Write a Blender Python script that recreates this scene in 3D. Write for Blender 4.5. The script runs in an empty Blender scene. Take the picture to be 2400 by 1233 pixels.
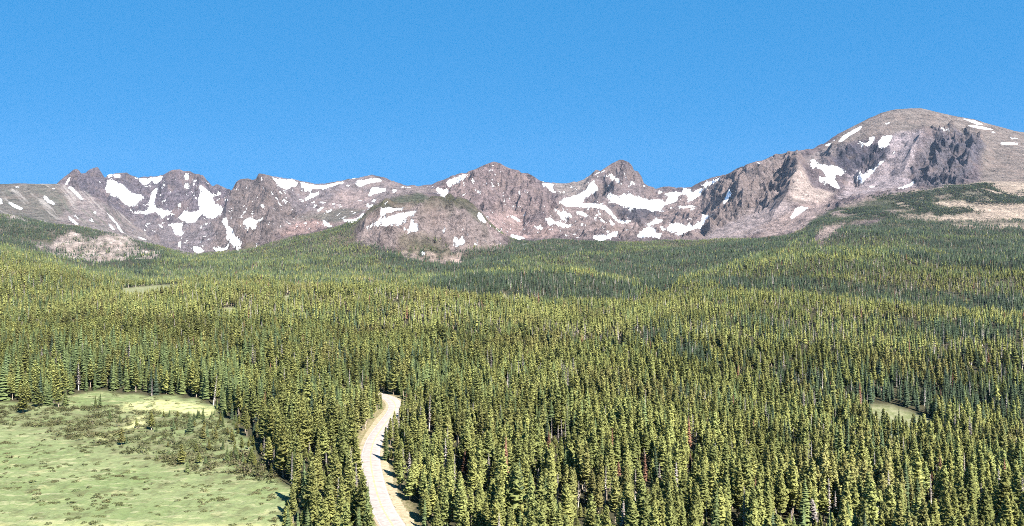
import bpy, math, random
import numpy as np

random.seed(7)
RNG = np.random.default_rng(7)
C = bpy.context.scene.collection
F, HZ, CX, ZC = 1850.0, 580.0, 1200.0, 75.0     # focal length (px of the 2400 wide photo), horizon row, centre column, eye height

# ------------------------------------------------------------------ small helpers
def tag(o, label=None, cat=None, group=None, kind=None):
    if label: o['label'] = label
    if cat: o['category'] = cat
    if group: o['group'] = group
    if kind: o['kind'] = kind
    return o

def mesh_from(name, v, faces, mats, mat_idx=None, smooth=False):
    """v (N,3) array, faces list of equal-length index rows (array) or mixed list"""
    me = bpy.data.meshes.new(name)
    v = np.asarray(v, np.float32)
    me.vertices.add(len(v)); me.vertices.foreach_set('co', v.ravel())
    if isinstance(faces, np.ndarray):
        k = faces.shape[1]; nf = len(faces)
        loops = faces.ravel(); starts = np.arange(nf) * k; tot = np.full(nf, k)
    else:
        tot = np.array([len(f) for f in faces]); starts = np.concatenate([[0], np.cumsum(tot)[:-1]]) if len(tot) else np.array([], int)
        loops = np.array([i for f in faces for i in f]); nf = len(faces)
    if nf:
        me.loops.add(len(loops)); me.loops.foreach_set('vertex_index', loops.astype(np.int32))
        me.polygons.add(nf)
        me.polygons.foreach_set('loop_start', starts.astype(np.int32))
        me.polygons.foreach_set('loop_total', tot.astype(np.int32))
        if mat_idx is not None: me.polygons.foreach_set('material_index', np.asarray(mat_idx, np.int32))
        if smooth: me.polygons.foreach_set('use_smooth', np.ones(nf, bool))
    for m in mats: me.materials.append(m)
    me.update(calc_edges=True)
    return me

def add_obj(name, me, parent=None):
    o = bpy.data.objects.new(name, me); C.objects.link(o)
    if parent is not None: o.parent = parent
    return o

def fattr(me, name, arr, typ='FLOAT', dom='POINT'):
    a = me.attributes.new(name, typ, dom)
    if typ == 'FLOAT_VECTOR': a.data.foreach_set('vector', np.asarray(arr, np.float32).ravel())
    elif typ == 'FLOAT_COLOR': a.data.foreach_set('color', np.asarray(arr, np.float32).ravel())
    else: a.data.foreach_set('value', np.asarray(arr).ravel())

def hash2(ix, iy, s):
    h = (ix.astype(np.int64) * 374761393 + iy.astype(np.int64) * 668265263 + s * 1442695041) & 0xffffffff
    h = ((h ^ (h >> 13)) * 1274126177) & 0xffffffff
    h = ((h ^ (h >> 16)) * 2246822519) & 0xffffffff
    return ((h ^ (h >> 15)) & 0xffffff) / float(0xffffff)

def vnoise(x, y, s=0):
    """gradient noise, about -1..1"""
    ix, iy = np.floor(x), np.floor(y); fx, fy = x - ix, y - iy
    u = fx*fx*fx*(fx*(fx*6-15)+10); w = fy*fy*fy*(fy*(fy*6-15)+10)
    def g(a, b):
        t = hash2(ix + a, iy + b, s) * 2 * np.pi
        return np.cos(t) * (fx - a) + np.sin(t) * (fy - b)
    return 1.5 * ((g(0,0)*(1-u)+g(1,0)*u)*(1-w) + (g(0,1)*(1-u)+g(1,1)*u)*w)

def fbm(x, y, oct=4, s=0, gain=.5):
    r = 0; a = 1.0; t = 0
    for k in range(oct):
        r = r + a * vnoise(x * 2.03**k + 17.3*k, y * 2.03**k - 9.1*k, s + k); t += a; a *= gain
    return r / t

def ridged(x, y, oct=5, s=0, gain=.55):
    r = 0; a = 1.0; t = 0; w = 1.0
    for k in range(oct):
        n = 1 - np.abs(vnoise(x * 2.07**k + 5.7*k, y * 2.07**k + 3.3*k, s + k)) * 1.5
        n = np.clip(n, 0, 1)**2 * w
        w = np.clip(n * 1.6, 0, 1) * .6 + .4
        r = r + a * n; t += a; a *= gain
    return r / t

def inpoly(px, py, poly):
    p = np.asarray(poly, float); n = len(p); ins = np.zeros(px.shape, bool)
    bx0, bx1, by0, by1 = p[:,0].min(), p[:,0].max(), p[:,1].min(), p[:,1].max()
    sel = (px >= bx0) & (px <= bx1) & (py >= by0) & (py <= by1)
    if not sel.any(): return ins
    x, y = px[sel], py[sel]; r = np.zeros(x.shape, bool); j = n - 1
    for i in range(n):
        xi, yi, xj, yj = p[i,0], p[i,1], p[j,0], p[j,1]
        if yi != yj: r ^= ((yi > y) != (yj > y)) & (x < (xj - xi) * (y - yi) / (yj - yi) + xi)
        j = i
    ins[sel] = r
    return ins

def smoothstep(a, b, x):
    t = np.clip((x - a) / (b - a), 0, 1); return t*t*(3-2*t)

# ------------------------------------------------------------------ the terrain: lines of the land at their own distances
XS = np.arange(-900.0, 3301.0)                   # bearing columns
def gsm(a, sig):
    if sig <= 0: return a
    k = np.arange(-int(3*sig), int(3*sig)+1); w = np.exp(-k*k/(2*sig*sig)); w /= w.sum()
    return np.convolve(np.pad(a, len(k)//2, mode='edge'), w, 'valid')
def L(s):
    p = [tuple(float(t) for t in q.split(':')) for q in s.split()]
    return np.interp(XS, [a for a, b in p], [b for a, b in p])
KD, KZ = [], []
def line(d, y=None, z=None, sig=14, off=0.0):
    d = L(d) if isinstance(d, str) else np.full(XS.shape, float(d))
    if z is not None: z = L(z) if isinstance(z, str) else z
    else: z = ZC - (L(y) - HZ) / F * d - off
    d = gsm(d, max(sig, 6)); z = gsm(z, sig)
    if KD: d = np.maximum(d, KD[-1] + 40)
    KD.append(d); KZ.append(z)
T = 13.0                                          # canopy above ground
line(20, z='-900:0 3300:0')
line(100, z='-900:0 1000:0 2400:-4 3300:-8')
line(212, z='-900:0 960:0 1300:-2 1800:-6 2400:-9 3300:-14')
line(300, z='-900:0 900:0 1000:-0.6 1200:-4 1800:-13 2400:-20 3300:-26')
line(400, z='-900:1 500:0 980:0 1200:-6 1700:-16 2100:-26 2400:-32 3300:-36')
line(480, z='-900:3 500:2 900:1 1300:-10 1800:-28 2400:-41 3300:-45')
line(600, z='-900:3 0:1 500:1 1200:-10 1800:-25 2400:-36 3300:-40')
line(800, z='-900:10 0:6 600:4 1200:-4 1800:-19 2400:-27 3300:-30')
N7D = '-900:1000 0:1000 300:1050 600:1100 850:1150 1100:1100 1500:1150 1700:1250 1900:1200 2150:1050 2400:950 3300:950'
line(N7D, z='-900:25 0:20 300:6 600:9 850:11 1100:-3 1300:-12 1500:-12 1700:-4 1900:-6 2150:-15 2400:-19 3300:-22')
line('-900:1400 0:1400 300:1480 600:1420 850:1420 2400:1250 3300:1250', z='-900:50 0:38 150:20 280:-5 430:-6 600:-4 850:-16 1100:-30 1300:-38 1500:-38 1700:-30 1900:-30 2150:-38 2400:-40 3300:-40')
line('-900:2300 0:2300 250:2200 900:2100 1400:2000 1600:2100 1700:2400 1950:2400 2400:1900 3300:1900',
     y='-900:540 0:569 60:588 100:602 150:617 200:629 250:637 350:655 500:640 700:647 900:641 1100:628 1250:624 1400:640 1480:656 1600:640 1700:603 1830:583 1950:571 2100:580 2200:596 2400:604 3300:610', off=T)
N9z, N9d = KZ[-1].copy(), KD[-1].copy()
line('-900:2600 0:2600 250:2520 900:2420 1400:2330 1600:2420 1700:2700 1950:2700 2400:2220 3300:2220',
     z=N9z - np.interp(XS, [-900, 250, 500, 900, 1200, 1550, 1800, 2000, 2400], [14, 18, 6, 26, 34, 44, 44, 24, 30]))
line(3200, y='-900:578 0:580 100:598 250:622 380:612 500:618 700:615 900:612 1050:622 1200:602 1350:608 1500:614 1600:602 1700:594 1800:580 1880:568 1950:562 2100:557 2250:562 2400:567 3300:570')
K11 = len(KD) - 1
line(4200, y='-900:470 0:505 100:520 180:535 250:550 300:558 350:575 400:592 450:602 500:600 540:596 620:582 680:561 740:546 800:534 840:521 870:500 900:487 960:472 1040:473 1100:484 1130:505 1150:530 1180:552 1200:563 1250:570 1300:566 1400:566 1500:569 1650:570 1750:562 1850:553 1880:542 1920:524 2000:514 2100:511 2250:513 2400:515 3300:520', sig=5)
line(4600, y='-900:500 0:527 200:562 300:582 400:602 450:605 500:598 540:592 620:577 700:553 800:532 840:532 870:530 960:520 1040:520 1100:530 1150:550 1200:564 1300:563 1400:563 1650:567 1750:558 1850:542 1880:527 1950:500 2100:480 2250:472 2400:478 3300:490')
line(5000, y='-900:490 0:505 100:525 200:548 300:568 400:590 450:595 500:592 600:570 700:548 800:527 870:520 960:508 1040:505 1100:515 1200:552 1300:556 1400:558 1500:558 1600:562 1700:548 1800:530 1850:510 1900:492 1950:478 2050:455 2150:445 2250:437 2300:432 2350:438 2400:444 3300:450', sig=6)
line(5500, y='-900:470 0:480 100:500 200:530 300:560 380:582 450:588 500:582 540:575 600:560 700:538 800:515 870:505 930:485 1000:478 1050:482 1100:490 1150:505 1200:530 1300:540 1400:545 1500:545 1600:548 1660:545 1700:530 1750:510 1800:490 1850:480 1890:478 1950:475 2050:460 2150:449 2250:436 2300:424 2400:424 3300:430', sig=8)
line(6300, y='-900:424 0:430 135:430 165:436 200:447 240:470 270:500 300:525 340:550 400:572 440:577 500:560 540:530 580:500 620:490 660:500 700:505 750:495 800:480 870:470 930:455 1000:450 1050:452 1100:455 1150:460 1200:480 1260:505 1320:525 1400:520 1500:522 1600:520 1660:505 1700:475 1750:440 1800:415 1840:400 1870:405 1900:430 1950:443 2000:443 2050:436 2100:426 2150:408 2200:395 2300:375 2400:370 3300:370', sig=5)
line(7100, y='-900:440 0:445 135:447 200:470 240:485 270:500 300:510 350:522 400:530 440:522 500:515 530:500 545:470 560:440 580:430 610:425 640:440 700:470 740:475 800:455 870:440 930:445 1000:445 1050:435 1100:415 1157:395 1200:412 1240:425 1270:450 1300:475 1350:490 1400:485 1500:492 1560:485 1600:480 1650:465 1700:435 1750:410 1800:385 1840:372 1880:370 1920:368 1960:352 2000:335 2050:318 2090:305 2130:298 2200:300 2290:310 2350:325 2400:332 3300:360', sig=5)
SKY = '-900:436 0:436 130:436 136:429 150:416 162:410 172:401 179:399 185:402 190:410 200:409 205:404 212:399 222:395 230:395 234:402 240:410 246:420 250:416 254:410 260:409 282:407 295:406 307:414 322:417 335:416 355:415 380:412 390:406 405:401 422:400 430:404 445:404 455:410 475:412 482:422 490:429 496:437 501:437 507:433 515:437 525:442 537:450 541:451 547:437 555:427 565:422 582:421 592:425 600:422 606:409 617:410 637:415 685:419 705:424 740:431 760:431 795:425 817:421 840:420 852:417 865:414 872:412 885:415 897:416 910:421 932:430 950:436 977:437 990:434 1000:432 1012:432 1030:426 1050:417 1075:410 1112:401 1135:390 1157:382 1172:386 1187:395 1200:400 1215:402 1222:409 1237:409 1250:416 1267:427 1305:430 1332:430 1345:425 1350:427 1370:420 1385:410 1395:401 1400:401 1407:404 1420:395 1435:385 1452:377 1460:377 1472:382 1482:390 1486:401 1495:404 1504:417 1509:432 1520:439 1537:442 1555:439 1570:439 1587:441 1605:440 1620:440 1640:427 1657:421 1690:414 1710:409 1725:399 1747:389 1772:381 1787:379 1800:373 1817:363 1850:356 1866:353 1906:348 1933:335 1966:313 2000:296 2033:280 2066:265 2099:257 2133:255 2159:254 2182:260 2232:272 2282:281 2332:295 2379:308 2400:311 2700:345 3300:380'
line('-900:8000 120:8200 160:8600 538:8600 546:7450 640:7450 720:7900 900:8000 1000:7700 1260:7700 1300:8200 1390:8300 1440:8000 1550:8300 1680:8200 1740:7700 1830:7300 1900:7400 2000:7700 2400:7700 3300:7700', y=SKY, sig=.7)
s18z, s18d = KZ[-1].copy(), KD[-1].copy()
KD.append(gsm(s18d + 900, 10)); KZ.append(gsm(s18z, 10) * .55)
KD.append(gsm(s18d + 2600, 10)); KZ.append(gsm(s18z, 20) * .1)
KD, KZ = np.array(KD), np.array(KZ)
NK = len(KD)
_h = np.diff(KD, axis=0); _s = np.diff(KZ, axis=0) / _h
KM = np.zeros_like(KZ)
_w1 = 2*_h[1:] + _h[:-1]; _w2 = _h[1:] + 2*_h[:-1]
with np.errstate(divide='ignore', invalid='ignore'):
    KM[1:-1] = np.where(_s[:-1]*_s[1:] > 0, (_w1+_w2) / (_w1/_s[:-1] + _w2/_s[1:]), 0)
KM[0] = _s[0]; KM[-1] = _s[-1]

def base_z(xp, d):
    """smooth land height at bearing column xp and depth d (1-D arrays)"""
    xi = np.clip(xp - XS[0], 0, len(XS) - 1.001); i0 = xi.astype(int); t = xi - i0
    def at(A, k): return A[k, i0]*(1-t) + A[k, i0+1]*t
    seg = np.zeros(xp.shape, int)
    for k in range(1, NK-1): seg += (d >= at(KD, k))
    d0, d1, z0, z1, m0, m1 = at(KD, seg), at(KD, seg+1), at(KZ, seg), at(KZ, seg+1), at(KM, seg), at(KM, seg+1)
    h = d1 - d0; u = np.clip((d - d0) / h, 0, 1)
    return (z0*(1+2*u)*(1-u)**2 + m0*h*u*(1-u)**2 + z1*u*u*(3-2*u) + m1*h*u*u*(u-1))

def hummock(X, Y):
    w = smoothstep(430, 650, Y)
    far = smoothstep(1200, 3000, Y)
    return w * (1.6*vnoise(X/60, Y/60, 3) + (6.0 + 8*far)*vnoise(X/230, Y/260, 4)) + smoothstep(900, 2400, Y) * 17*vnoise(X/420, Y/560, 6)

def land_z(X, Y):
    return base_z(CX + X/Y*F, Y) + hummock(X, Y)

def proj(X, Y, Z): return CX + X/Y*F, HZ + (ZC - Z)/Y*F

# ------------------------------------------------------------------ node helper
class NT:
    def __init__(s, name):
        s.m = bpy.data.materials.new(name); s.m.use_nodes = True; s.t = s.m.node_tree; s.t.nodes.clear()
        s.out = s.n('ShaderNodeOutputMaterial')
    def n(s, typ, **kw):
        nd = s.t.nodes.new(typ)
        for k, v in kw.items():
            if k.startswith('i_'):
                key = k[2:]; nd.inputs[int(key) if key.isdigit() else key.replace('_', ' ')].default_value = v
            else: setattr(nd, k, v)
        return nd
    def l(s, a, b): s.t.links.new(a, b)
    def attr(s, name): return s.n('ShaderNodeAttribute', attribute_name=name)
    def noise(s, scale, detail=5, rough=.55, vec=None, dist=0.0):
        nd = s.n('ShaderNodeTexNoise'); nd.inputs['Scale'].default_value = scale; nd.inputs['Detail'].default_value = detail
        nd.inputs['Roughness'].default_value = rough; nd.inputs['Distortion'].default_value = dist
        s.l(vec if vec is not None else s.pos(), nd.inputs['Vector']); return nd.outputs['Fac']
    def pos(s):
        if not hasattr(s, '_p'): s._p = s.n('ShaderNodeNewGeometry')
        return s._p.outputs['Position']
    def scaled(s, v):
        m = s.n('ShaderNodeMapping'); m.inputs['Scale'].default_value = v; s.l(s.pos(), m.inputs['Vector']); return m.outputs['Vector']
    def math(s, op, a, b=None, clamp=False):
        nd = s.n('ShaderNodeMath', operation=op, use_clamp=clamp)
        for i, x in enumerate((a, b)):
            if x is None: continue
            if isinstance(x, (int, float)): nd.inputs[i].default_value = x
            else: s.l(x, nd.inputs[i])
        return nd.outputs[0]
    def rng(s, x, a, b, c=0., d=1., smooth=True):
        nd = s.n('ShaderNodeMapRange'); nd.interpolation_type = 'SMOOTHSTEP' if smooth else 'LINEAR'
        s.l(x, nd.inputs[0])
        for i, v in enumerate((a, b, c, d)): nd.inputs[i+1].default_value = v
        return nd.outputs[0]
    def mix(s, f, a, b, typ='MIX'):
        nd = s.n('ShaderNodeMix', data_type='RGBA', blend_type=typ)
        if isinstance(f, (int, float)): nd.inputs[0].default_value = f
        else: s.l(f, nd.inputs[0])
        for i, x in ((6, a), (7, b)):
            if isinstance(x, tuple): nd.inputs[i].default_value = (*x[:3], 1)
            else: s.l(x, nd.inputs[i])
        return nd.outputs[2]
    def bsdf(s, col, rough=.9, normal=None, spec=.15):
        b = s.n('ShaderNodeBsdfPrincipled'); b.inputs['Roughness'].default_value = rough; b.inputs['Specular IOR Level'].default_value = spec
        if isinstance(col, tuple): b.inputs['Base Color'].default_value = (*col[:3], 1)
        else: s.l(col, b.inputs['Base Color'])
        if normal is not None: s.l(normal, b.inputs['Normal'])
        s.l(b.outputs[0], s.out.inputs[0]); return b
    def bump(s, h, strength, dist):
        b = s.n('ShaderNodeBump'); b.inputs['Strength'].default_value = strength; b.inputs['Distance'].default_value = dist
        s.l(h, b.inputs['Height']); return b.outputs[0]

# ------------------------------------------------------------------ traced surface cover (where each snowfield, scree or cliff lies)
def P(s, ox=0, oy=0, k=1.0):
    n = [float(t) for t in s.replace(',', ' ').split()]
    return [(ox + n[i]/k, oy + n[i+1]/k) for i in range(0, len(n), 2)]
A1 = lambda s: P(s, 0, 350, 4.0)
A2 = lambda s: P(s, 600, 350, 4.0)
A3 = lambda s: P(s, 1200, 350, 4.0)
A4 = lambda s: P(s, 1800, 230, 3.007)
SNOW = [A1(s) for s in '''1000,290 1060,290 1160,330 1200,370 1250,410 1340,430 1330,480 1270,500 1240,530 1200,510 1090,450 1060,420 1000,380 985,365 1015,350
1018,238 1050,232 1050,262 1018,268|1062,230 1132,230 1132,272 1090,268|1300,275 1420,262 1430,290 1370,342 1330,312|1430,268 1527,246 1522,282 1470,322 1448,296|1258,260 1297,268 1287,288
1470,350 1482,380 1465,440 1445,500 1475,550 1500,560 1430,592 1330,604 1288,570 1380,570 1408,540 1405,480 1432,400|1220,568 1312,590 1300,606 1235,590
1720,340 1760,308 1792,330 1765,350 1795,390 1835,440 1870,470 1870,410 1900,400 1990,450 2022,510 2097,540 2082,590 2022,637 1960,642 1900,600 1870,630 1830,688 1760,672 1660,640 1710,610 1730,558 1800,590 1880,570 1888,530 1840,460 1778,380
1808,318 1832,330 1890,340 1990,420 2010,400 2012,450 1990,442 1900,382 1830,342|1688,223 1722,233 1710,252|1738,222 1777,228 1767,288 1738,272|1798,278 1857,273 1852,307 1808,302|2038,403 2078,403 2078,432 2043,432|2095,455 2145,470 2110,480
1490,535 1520,548 1560,578 1632,600 1652,622 1490,608|1658,488 1712,510 1702,542 1670,522|1608,698 1722,688 1702,760 1732,780 1710,808 1658,802 1638,760|1672,858 1702,870 1697,922 1683,917|1518,668 1542,690 1525,704|1478,698 1532,725 1520,734|1690,818 1725,842 1700,838
1808,903 1880,918 1922,945 1900,972 1838,962|1928,883 1900,922 1890,905|1998,928 2132,908 2152,940 2080,952 2040,952|2075,643 2122,638 2142,680 2132,710 2182,740 2203,800 2272,850 2272,892 2200,898 2138,842 2108,820 2148,800 2118,720
2298,658 2342,633 2402,658 2402,742 2350,744 2288,702|640,343 680,356 740,408 792,480 765,472 700,404 650,362|408,428 440,438 522,510 522,528 448,484|73,488 110,498 217,550 212,572 138,542|-40,440 15,456 32,510 0,514 -40,500|638,625 670,638 738,700 732,714 688,684|698,598 742,652 735,658 703,622|668,493 722,540 772,590 700,534|848,636 888,690 858,674|1000,596 1062,640 1122,720 1165,792 1138,774 1088,692 1038,644
618,322 638,270 680,243 662,280 640,317|468,354 518,368 515,376 485,368|143,342 187,350 185,358 150,354|918,288 962,320 960,330 925,312|1008,686 1042,708 1084,762 1060,750|878,590 907,573 902,612|1300,818 1384,850 1380,858 1330,842|1340,745 1378,765 1370,772'''.replace('\n', '|').split('|')]
SNOW += [A2(s) for s in '''140,265 180,275 270,280 350,285 395,310 390,345 330,350 300,380 215,350 190,310|415,305 520,330 600,340 700,325 790,300 780,327 700,347 640,372 580,362 480,382 440,347|800,298 828,303 815,328 793,325|510,393 530,420 592,393 592,422 490,467 448,457 500,440|383,408 412,437 395,430
950,308 1000,293 1080,278 1172,278 1182,302 1080,317 1020,337 970,352 938,332|1090,363 1150,350 1162,365 1222,370 1222,392 1130,412 1058,442 1070,400|1283,378 1332,376 1298,412|1333,350 1462,356 1455,364|620,653 650,663 722,725 690,732 648,700|640,528 632,552 590,588 568,576|727,543 702,587 658,592
773,627 850,660 950,648 1000,600 1022,588 1002,627 950,667 890,682 838,667|1045,478 1062,518 1112,518 1080,537 1042,527|1098,470 1127,463 1112,502|1190,505 1242,488 1212,512|188,488 222,498 272,562 230,527|-4,672 77,633 62,657 -4,692|58,343 82,343 70,367|143,398 167,408 155,427|478,745 522,728 500,752|30,798 92,828 50,822|-4,878 42,890 -4,907
1180,553 1260,538 1300,548 1402,545 1370,562 1290,582 1180,607 1168,580|1023,742 1060,698 1150,658 1240,628 1370,593 1545,568 1500,592 1370,652 1290,692 1200,702 1100,717|1373,728 1420,745 1450,720 1453,648 1477,648 1482,690 1532,688 1532,767 1450,762 1388,767|1818,578 1862,618 1877,647 1840,612|2078,588 2112,598 2142,640 2172,692 2140,682 2098,642|2178,708 2234,727 2200,722|1758,738 1782,743 1772,787 1753,777
1858,818 1922,813 1962,860 1952,887 1890,892 1853,852|1928,728 2002,790 1990,803 1948,772|2038,818 2098,862 2060,844|2038,868 2082,890 2070,908|2128,838 2168,872 2150,868|2258,748 2302,768 2290,783|2333,753 2372,770 2365,798|2268,858 2302,880 2290,888|1785,320 1810,288 1900,258 1983,228 1962,272 1880,312 1820,352 1788,342|1693,358 1722,363 1772,440 1784,468 1740,424 1698,382|1733,368 1760,383 1800,363 1817,395 1780,432 1758,412|1598,333 1642,380 1652,392 1610,352|1683,393 1712,422 1700,415
2198,157 2227,133 2227,157|2168,212 2202,183 2192,217|2233,218 2262,240 2240,247|2348,207 2382,193 2370,212|2043,368 2082,385 2112,417 2090,417|2118,308 2148,337 2135,332|1555,938 1592,958 1580,1002 1553,972|520,500 560,480 545,505'''.replace('\n', '|').split('|')]
SNOW += [A3(s) for s in '''273,313 330,318 402,325 382,350 407,412 380,402 328,362|780,278 772,320 800,350 822,380 720,422 680,452 670,497 600,502 540,492 468,472 540,453 620,418 690,378 740,308|892,178 872,202 828,222|800,208 827,213 780,244|878,398 1000,428 1040,428 1060,408 1120,418 1180,450 1300,468 1420,470 1420,493 1542,488 1440,522 1400,562 1340,577 1270,562 1200,552 1110,557 1080,522 1000,502 900,502 960,480 918,452
1368,388 1410,388 1420,420 1530,393 1600,410 1620,363 1680,373 1700,400 1802,348 1790,392 1742,442 1700,482 1660,490 1660,450 1640,420 1600,415 1560,440 1560,482 1480,492 1450,472 1480,430 1378,407|1808,308 1860,303 1962,253 1942,287 1880,322 1808,357|2018,388 2040,368 2067,400 2042,452 2000,512 1988,490 2008,440|440,488 560,498 720,508 850,508 882,530 932,580 992,650 1002,682 970,652 900,582 830,552 760,542 640,532 520,542 460,512
588,568 650,578 730,620 792,650 700,632 618,602|378,543 450,578 500,583 552,610 572,642 500,632 438,602|308,643 380,648 402,690 470,688 500,708 572,700 562,722 490,742 430,712 348,682|198,713 250,720 270,698 297,730 280,762 238,747|-4,613 50,638 130,683 162,712 60,672 -4,637|1010,638 1060,663 1157,670 1080,692 998,692|828,648 902,690 850,684|908,658 992,705 940,708|640,700 690,690 670,712
1248,692 1340,658 1420,653 1432,670 1380,692 1280,707|1543,538 1690,518 1742,540 1600,552|1648,560 1722,553 1690,572|1168,812 1230,758 1260,733 1320,723 1352,750 1352,800 1412,778 1390,832 1330,822 1240,827|1398,718 1452,740 1440,767 1408,750|1458,742 1510,688 1560,688 1650,723 1665,663 1682,700 1692,735 1720,698 1780,678 1788,608 1850,613 1902,598 1830,652 1780,712 1690,752 1600,792 1560,802 1548,765 1480,762
763,822 800,798 880,788 900,820 940,778 1000,763 1002,790 930,832 880,852 800,847|878,763 922,763 900,787|1058,748 1112,748 1070,767|-4,788 60,808 132,835 60,842 -4,832|488,798 542,805 500,817|78,890 152,878 120,907|1928,543 1957,543 1935,562|1058,193 1112,213 1080,217|1118,298 1168,320 1140,337|893,213 960,248 1042,320 1020,327 938,262|2308,123 2352,116 2330,142|900,328 925,345 905,345|230,770 250,780 235,785'''.replace('\n', '|').split('|')]
SNOW += [A4(s) for s in '''498,302 540,258 640,203 667,193 652,222 580,262 530,302|398,325 452,313 430,337|453,300 477,288 470,300|633,305 660,298 690,315 720,298 713,273 752,268 752,297 720,327 680,327|778,300 800,290 803,263 882,260 872,290 850,310 862,325 830,337 788,327|308,430 330,433 380,468 480,478 520,488 557,515 540,537 480,542 480,570 512,642 460,622 380,582 358,560 420,558 400,520 348,482 308,470
598,553 640,548 700,518 750,473 840,418 842,432 780,472 730,532 670,582 620,577|878,387 907,363 892,392|918,632 1000,603 1030,578 1027,607 990,632 940,637|163,837 195,778 230,763 292,770 240,802 180,847|1218,208 1310,213 1272,237 1223,232|1370,143 1460,158 1522,185 1480,188 1430,167|1398,188 1500,198 1602,225 1500,218|1640,313 1760,313 1760,327 1650,327|1700,273 1772,285 1730,288|1578,236 1612,240 1590,248|700,620 770,615 740,628|820,172 870,168 850,180'''.replace('\n', '|').split('|')]

ROCKC = (.150, .126, .132)
TUND, GRN, SCREE, TAN, DARK, HILL = (.165, .158, .130), (.100, .112, .066), (.315, .268, .258), (.42, .345, .285), (.085, .082, .105), (.250, .212, .195)
ZONES = [  # polygon, albedo, relief 0..1 (None leaves it)
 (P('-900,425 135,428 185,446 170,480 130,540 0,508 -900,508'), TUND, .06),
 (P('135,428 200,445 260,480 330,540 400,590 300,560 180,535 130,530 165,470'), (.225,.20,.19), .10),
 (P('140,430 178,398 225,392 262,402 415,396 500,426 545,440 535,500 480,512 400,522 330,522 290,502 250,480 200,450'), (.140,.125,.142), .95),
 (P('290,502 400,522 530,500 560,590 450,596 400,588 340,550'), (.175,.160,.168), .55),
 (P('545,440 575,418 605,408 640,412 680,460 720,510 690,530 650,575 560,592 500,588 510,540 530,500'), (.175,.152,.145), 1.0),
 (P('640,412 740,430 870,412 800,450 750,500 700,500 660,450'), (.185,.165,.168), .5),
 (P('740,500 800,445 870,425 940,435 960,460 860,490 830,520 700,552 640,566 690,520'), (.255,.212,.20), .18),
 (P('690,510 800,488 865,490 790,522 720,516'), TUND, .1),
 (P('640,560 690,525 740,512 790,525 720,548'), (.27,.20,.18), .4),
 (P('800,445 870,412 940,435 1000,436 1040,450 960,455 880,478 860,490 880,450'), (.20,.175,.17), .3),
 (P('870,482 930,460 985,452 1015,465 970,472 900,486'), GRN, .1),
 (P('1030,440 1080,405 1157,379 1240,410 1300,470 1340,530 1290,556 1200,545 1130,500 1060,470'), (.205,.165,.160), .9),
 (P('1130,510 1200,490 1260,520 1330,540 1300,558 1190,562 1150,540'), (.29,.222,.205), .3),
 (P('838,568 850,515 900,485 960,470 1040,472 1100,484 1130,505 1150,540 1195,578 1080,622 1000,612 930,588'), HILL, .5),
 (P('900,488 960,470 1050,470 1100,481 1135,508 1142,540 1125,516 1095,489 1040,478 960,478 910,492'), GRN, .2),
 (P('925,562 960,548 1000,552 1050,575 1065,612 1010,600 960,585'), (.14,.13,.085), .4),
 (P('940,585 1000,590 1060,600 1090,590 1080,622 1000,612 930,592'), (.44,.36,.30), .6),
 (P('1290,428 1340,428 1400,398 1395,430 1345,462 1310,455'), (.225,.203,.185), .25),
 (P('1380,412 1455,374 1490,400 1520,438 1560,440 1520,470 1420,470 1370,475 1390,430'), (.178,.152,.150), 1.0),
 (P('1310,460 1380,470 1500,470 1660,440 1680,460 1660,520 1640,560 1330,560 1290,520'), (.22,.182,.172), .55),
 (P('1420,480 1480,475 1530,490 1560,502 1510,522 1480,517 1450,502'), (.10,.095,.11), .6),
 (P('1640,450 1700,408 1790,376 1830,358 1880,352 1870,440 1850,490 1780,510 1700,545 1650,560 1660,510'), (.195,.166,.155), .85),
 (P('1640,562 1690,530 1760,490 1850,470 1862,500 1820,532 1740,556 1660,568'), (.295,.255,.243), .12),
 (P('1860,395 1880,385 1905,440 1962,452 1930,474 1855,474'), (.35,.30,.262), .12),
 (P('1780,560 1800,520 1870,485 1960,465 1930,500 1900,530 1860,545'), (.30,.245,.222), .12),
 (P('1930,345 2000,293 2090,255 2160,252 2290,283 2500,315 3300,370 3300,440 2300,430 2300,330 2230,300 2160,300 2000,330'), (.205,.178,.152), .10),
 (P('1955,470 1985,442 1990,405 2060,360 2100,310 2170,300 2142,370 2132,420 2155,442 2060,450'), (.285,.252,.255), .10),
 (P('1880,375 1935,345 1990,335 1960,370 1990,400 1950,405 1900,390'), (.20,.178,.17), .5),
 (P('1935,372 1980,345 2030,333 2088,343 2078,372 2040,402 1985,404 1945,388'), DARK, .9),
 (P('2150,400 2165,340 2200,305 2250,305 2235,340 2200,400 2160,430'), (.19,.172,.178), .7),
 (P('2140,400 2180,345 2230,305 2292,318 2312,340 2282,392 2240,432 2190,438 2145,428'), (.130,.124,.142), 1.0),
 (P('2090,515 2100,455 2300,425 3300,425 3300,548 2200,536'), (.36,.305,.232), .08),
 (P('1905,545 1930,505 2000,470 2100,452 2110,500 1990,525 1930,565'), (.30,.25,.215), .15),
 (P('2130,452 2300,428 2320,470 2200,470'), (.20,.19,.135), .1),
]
BARE = [P(s) for s in '''78,562 120,576 140,552 168,540 215,556 245,548 300,552 332,576 380,592 372,606 332,614 300,624 258,630 200,626 150,608 100,594|137,580 140,560 165,542 185,547 210,570 232,590 235,607 225,624 207,617 175,612 150,594|250,557 262,548 280,549 292,556 292,570 272,592 255,587|290,573 310,571 328,592 326,606 311,606|352,592 362,587 374,597 366,604|243,612 262,609 263,624 248,624|10,510 30,502 46,508 46,516 15,516|80,562 92,564 126,592 120,596 95,587 82,577'''.split('|')]
HILLB = P('838,568 836,540 850,513 870,496 900,484 960,469 1040,471 1100,483 1130,504 1150,530 1200,560 1195,577 1150,580 1108,578 1090,592 1086,622 1040,627 1000,614 950,602 920,586 880,573')
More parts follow.
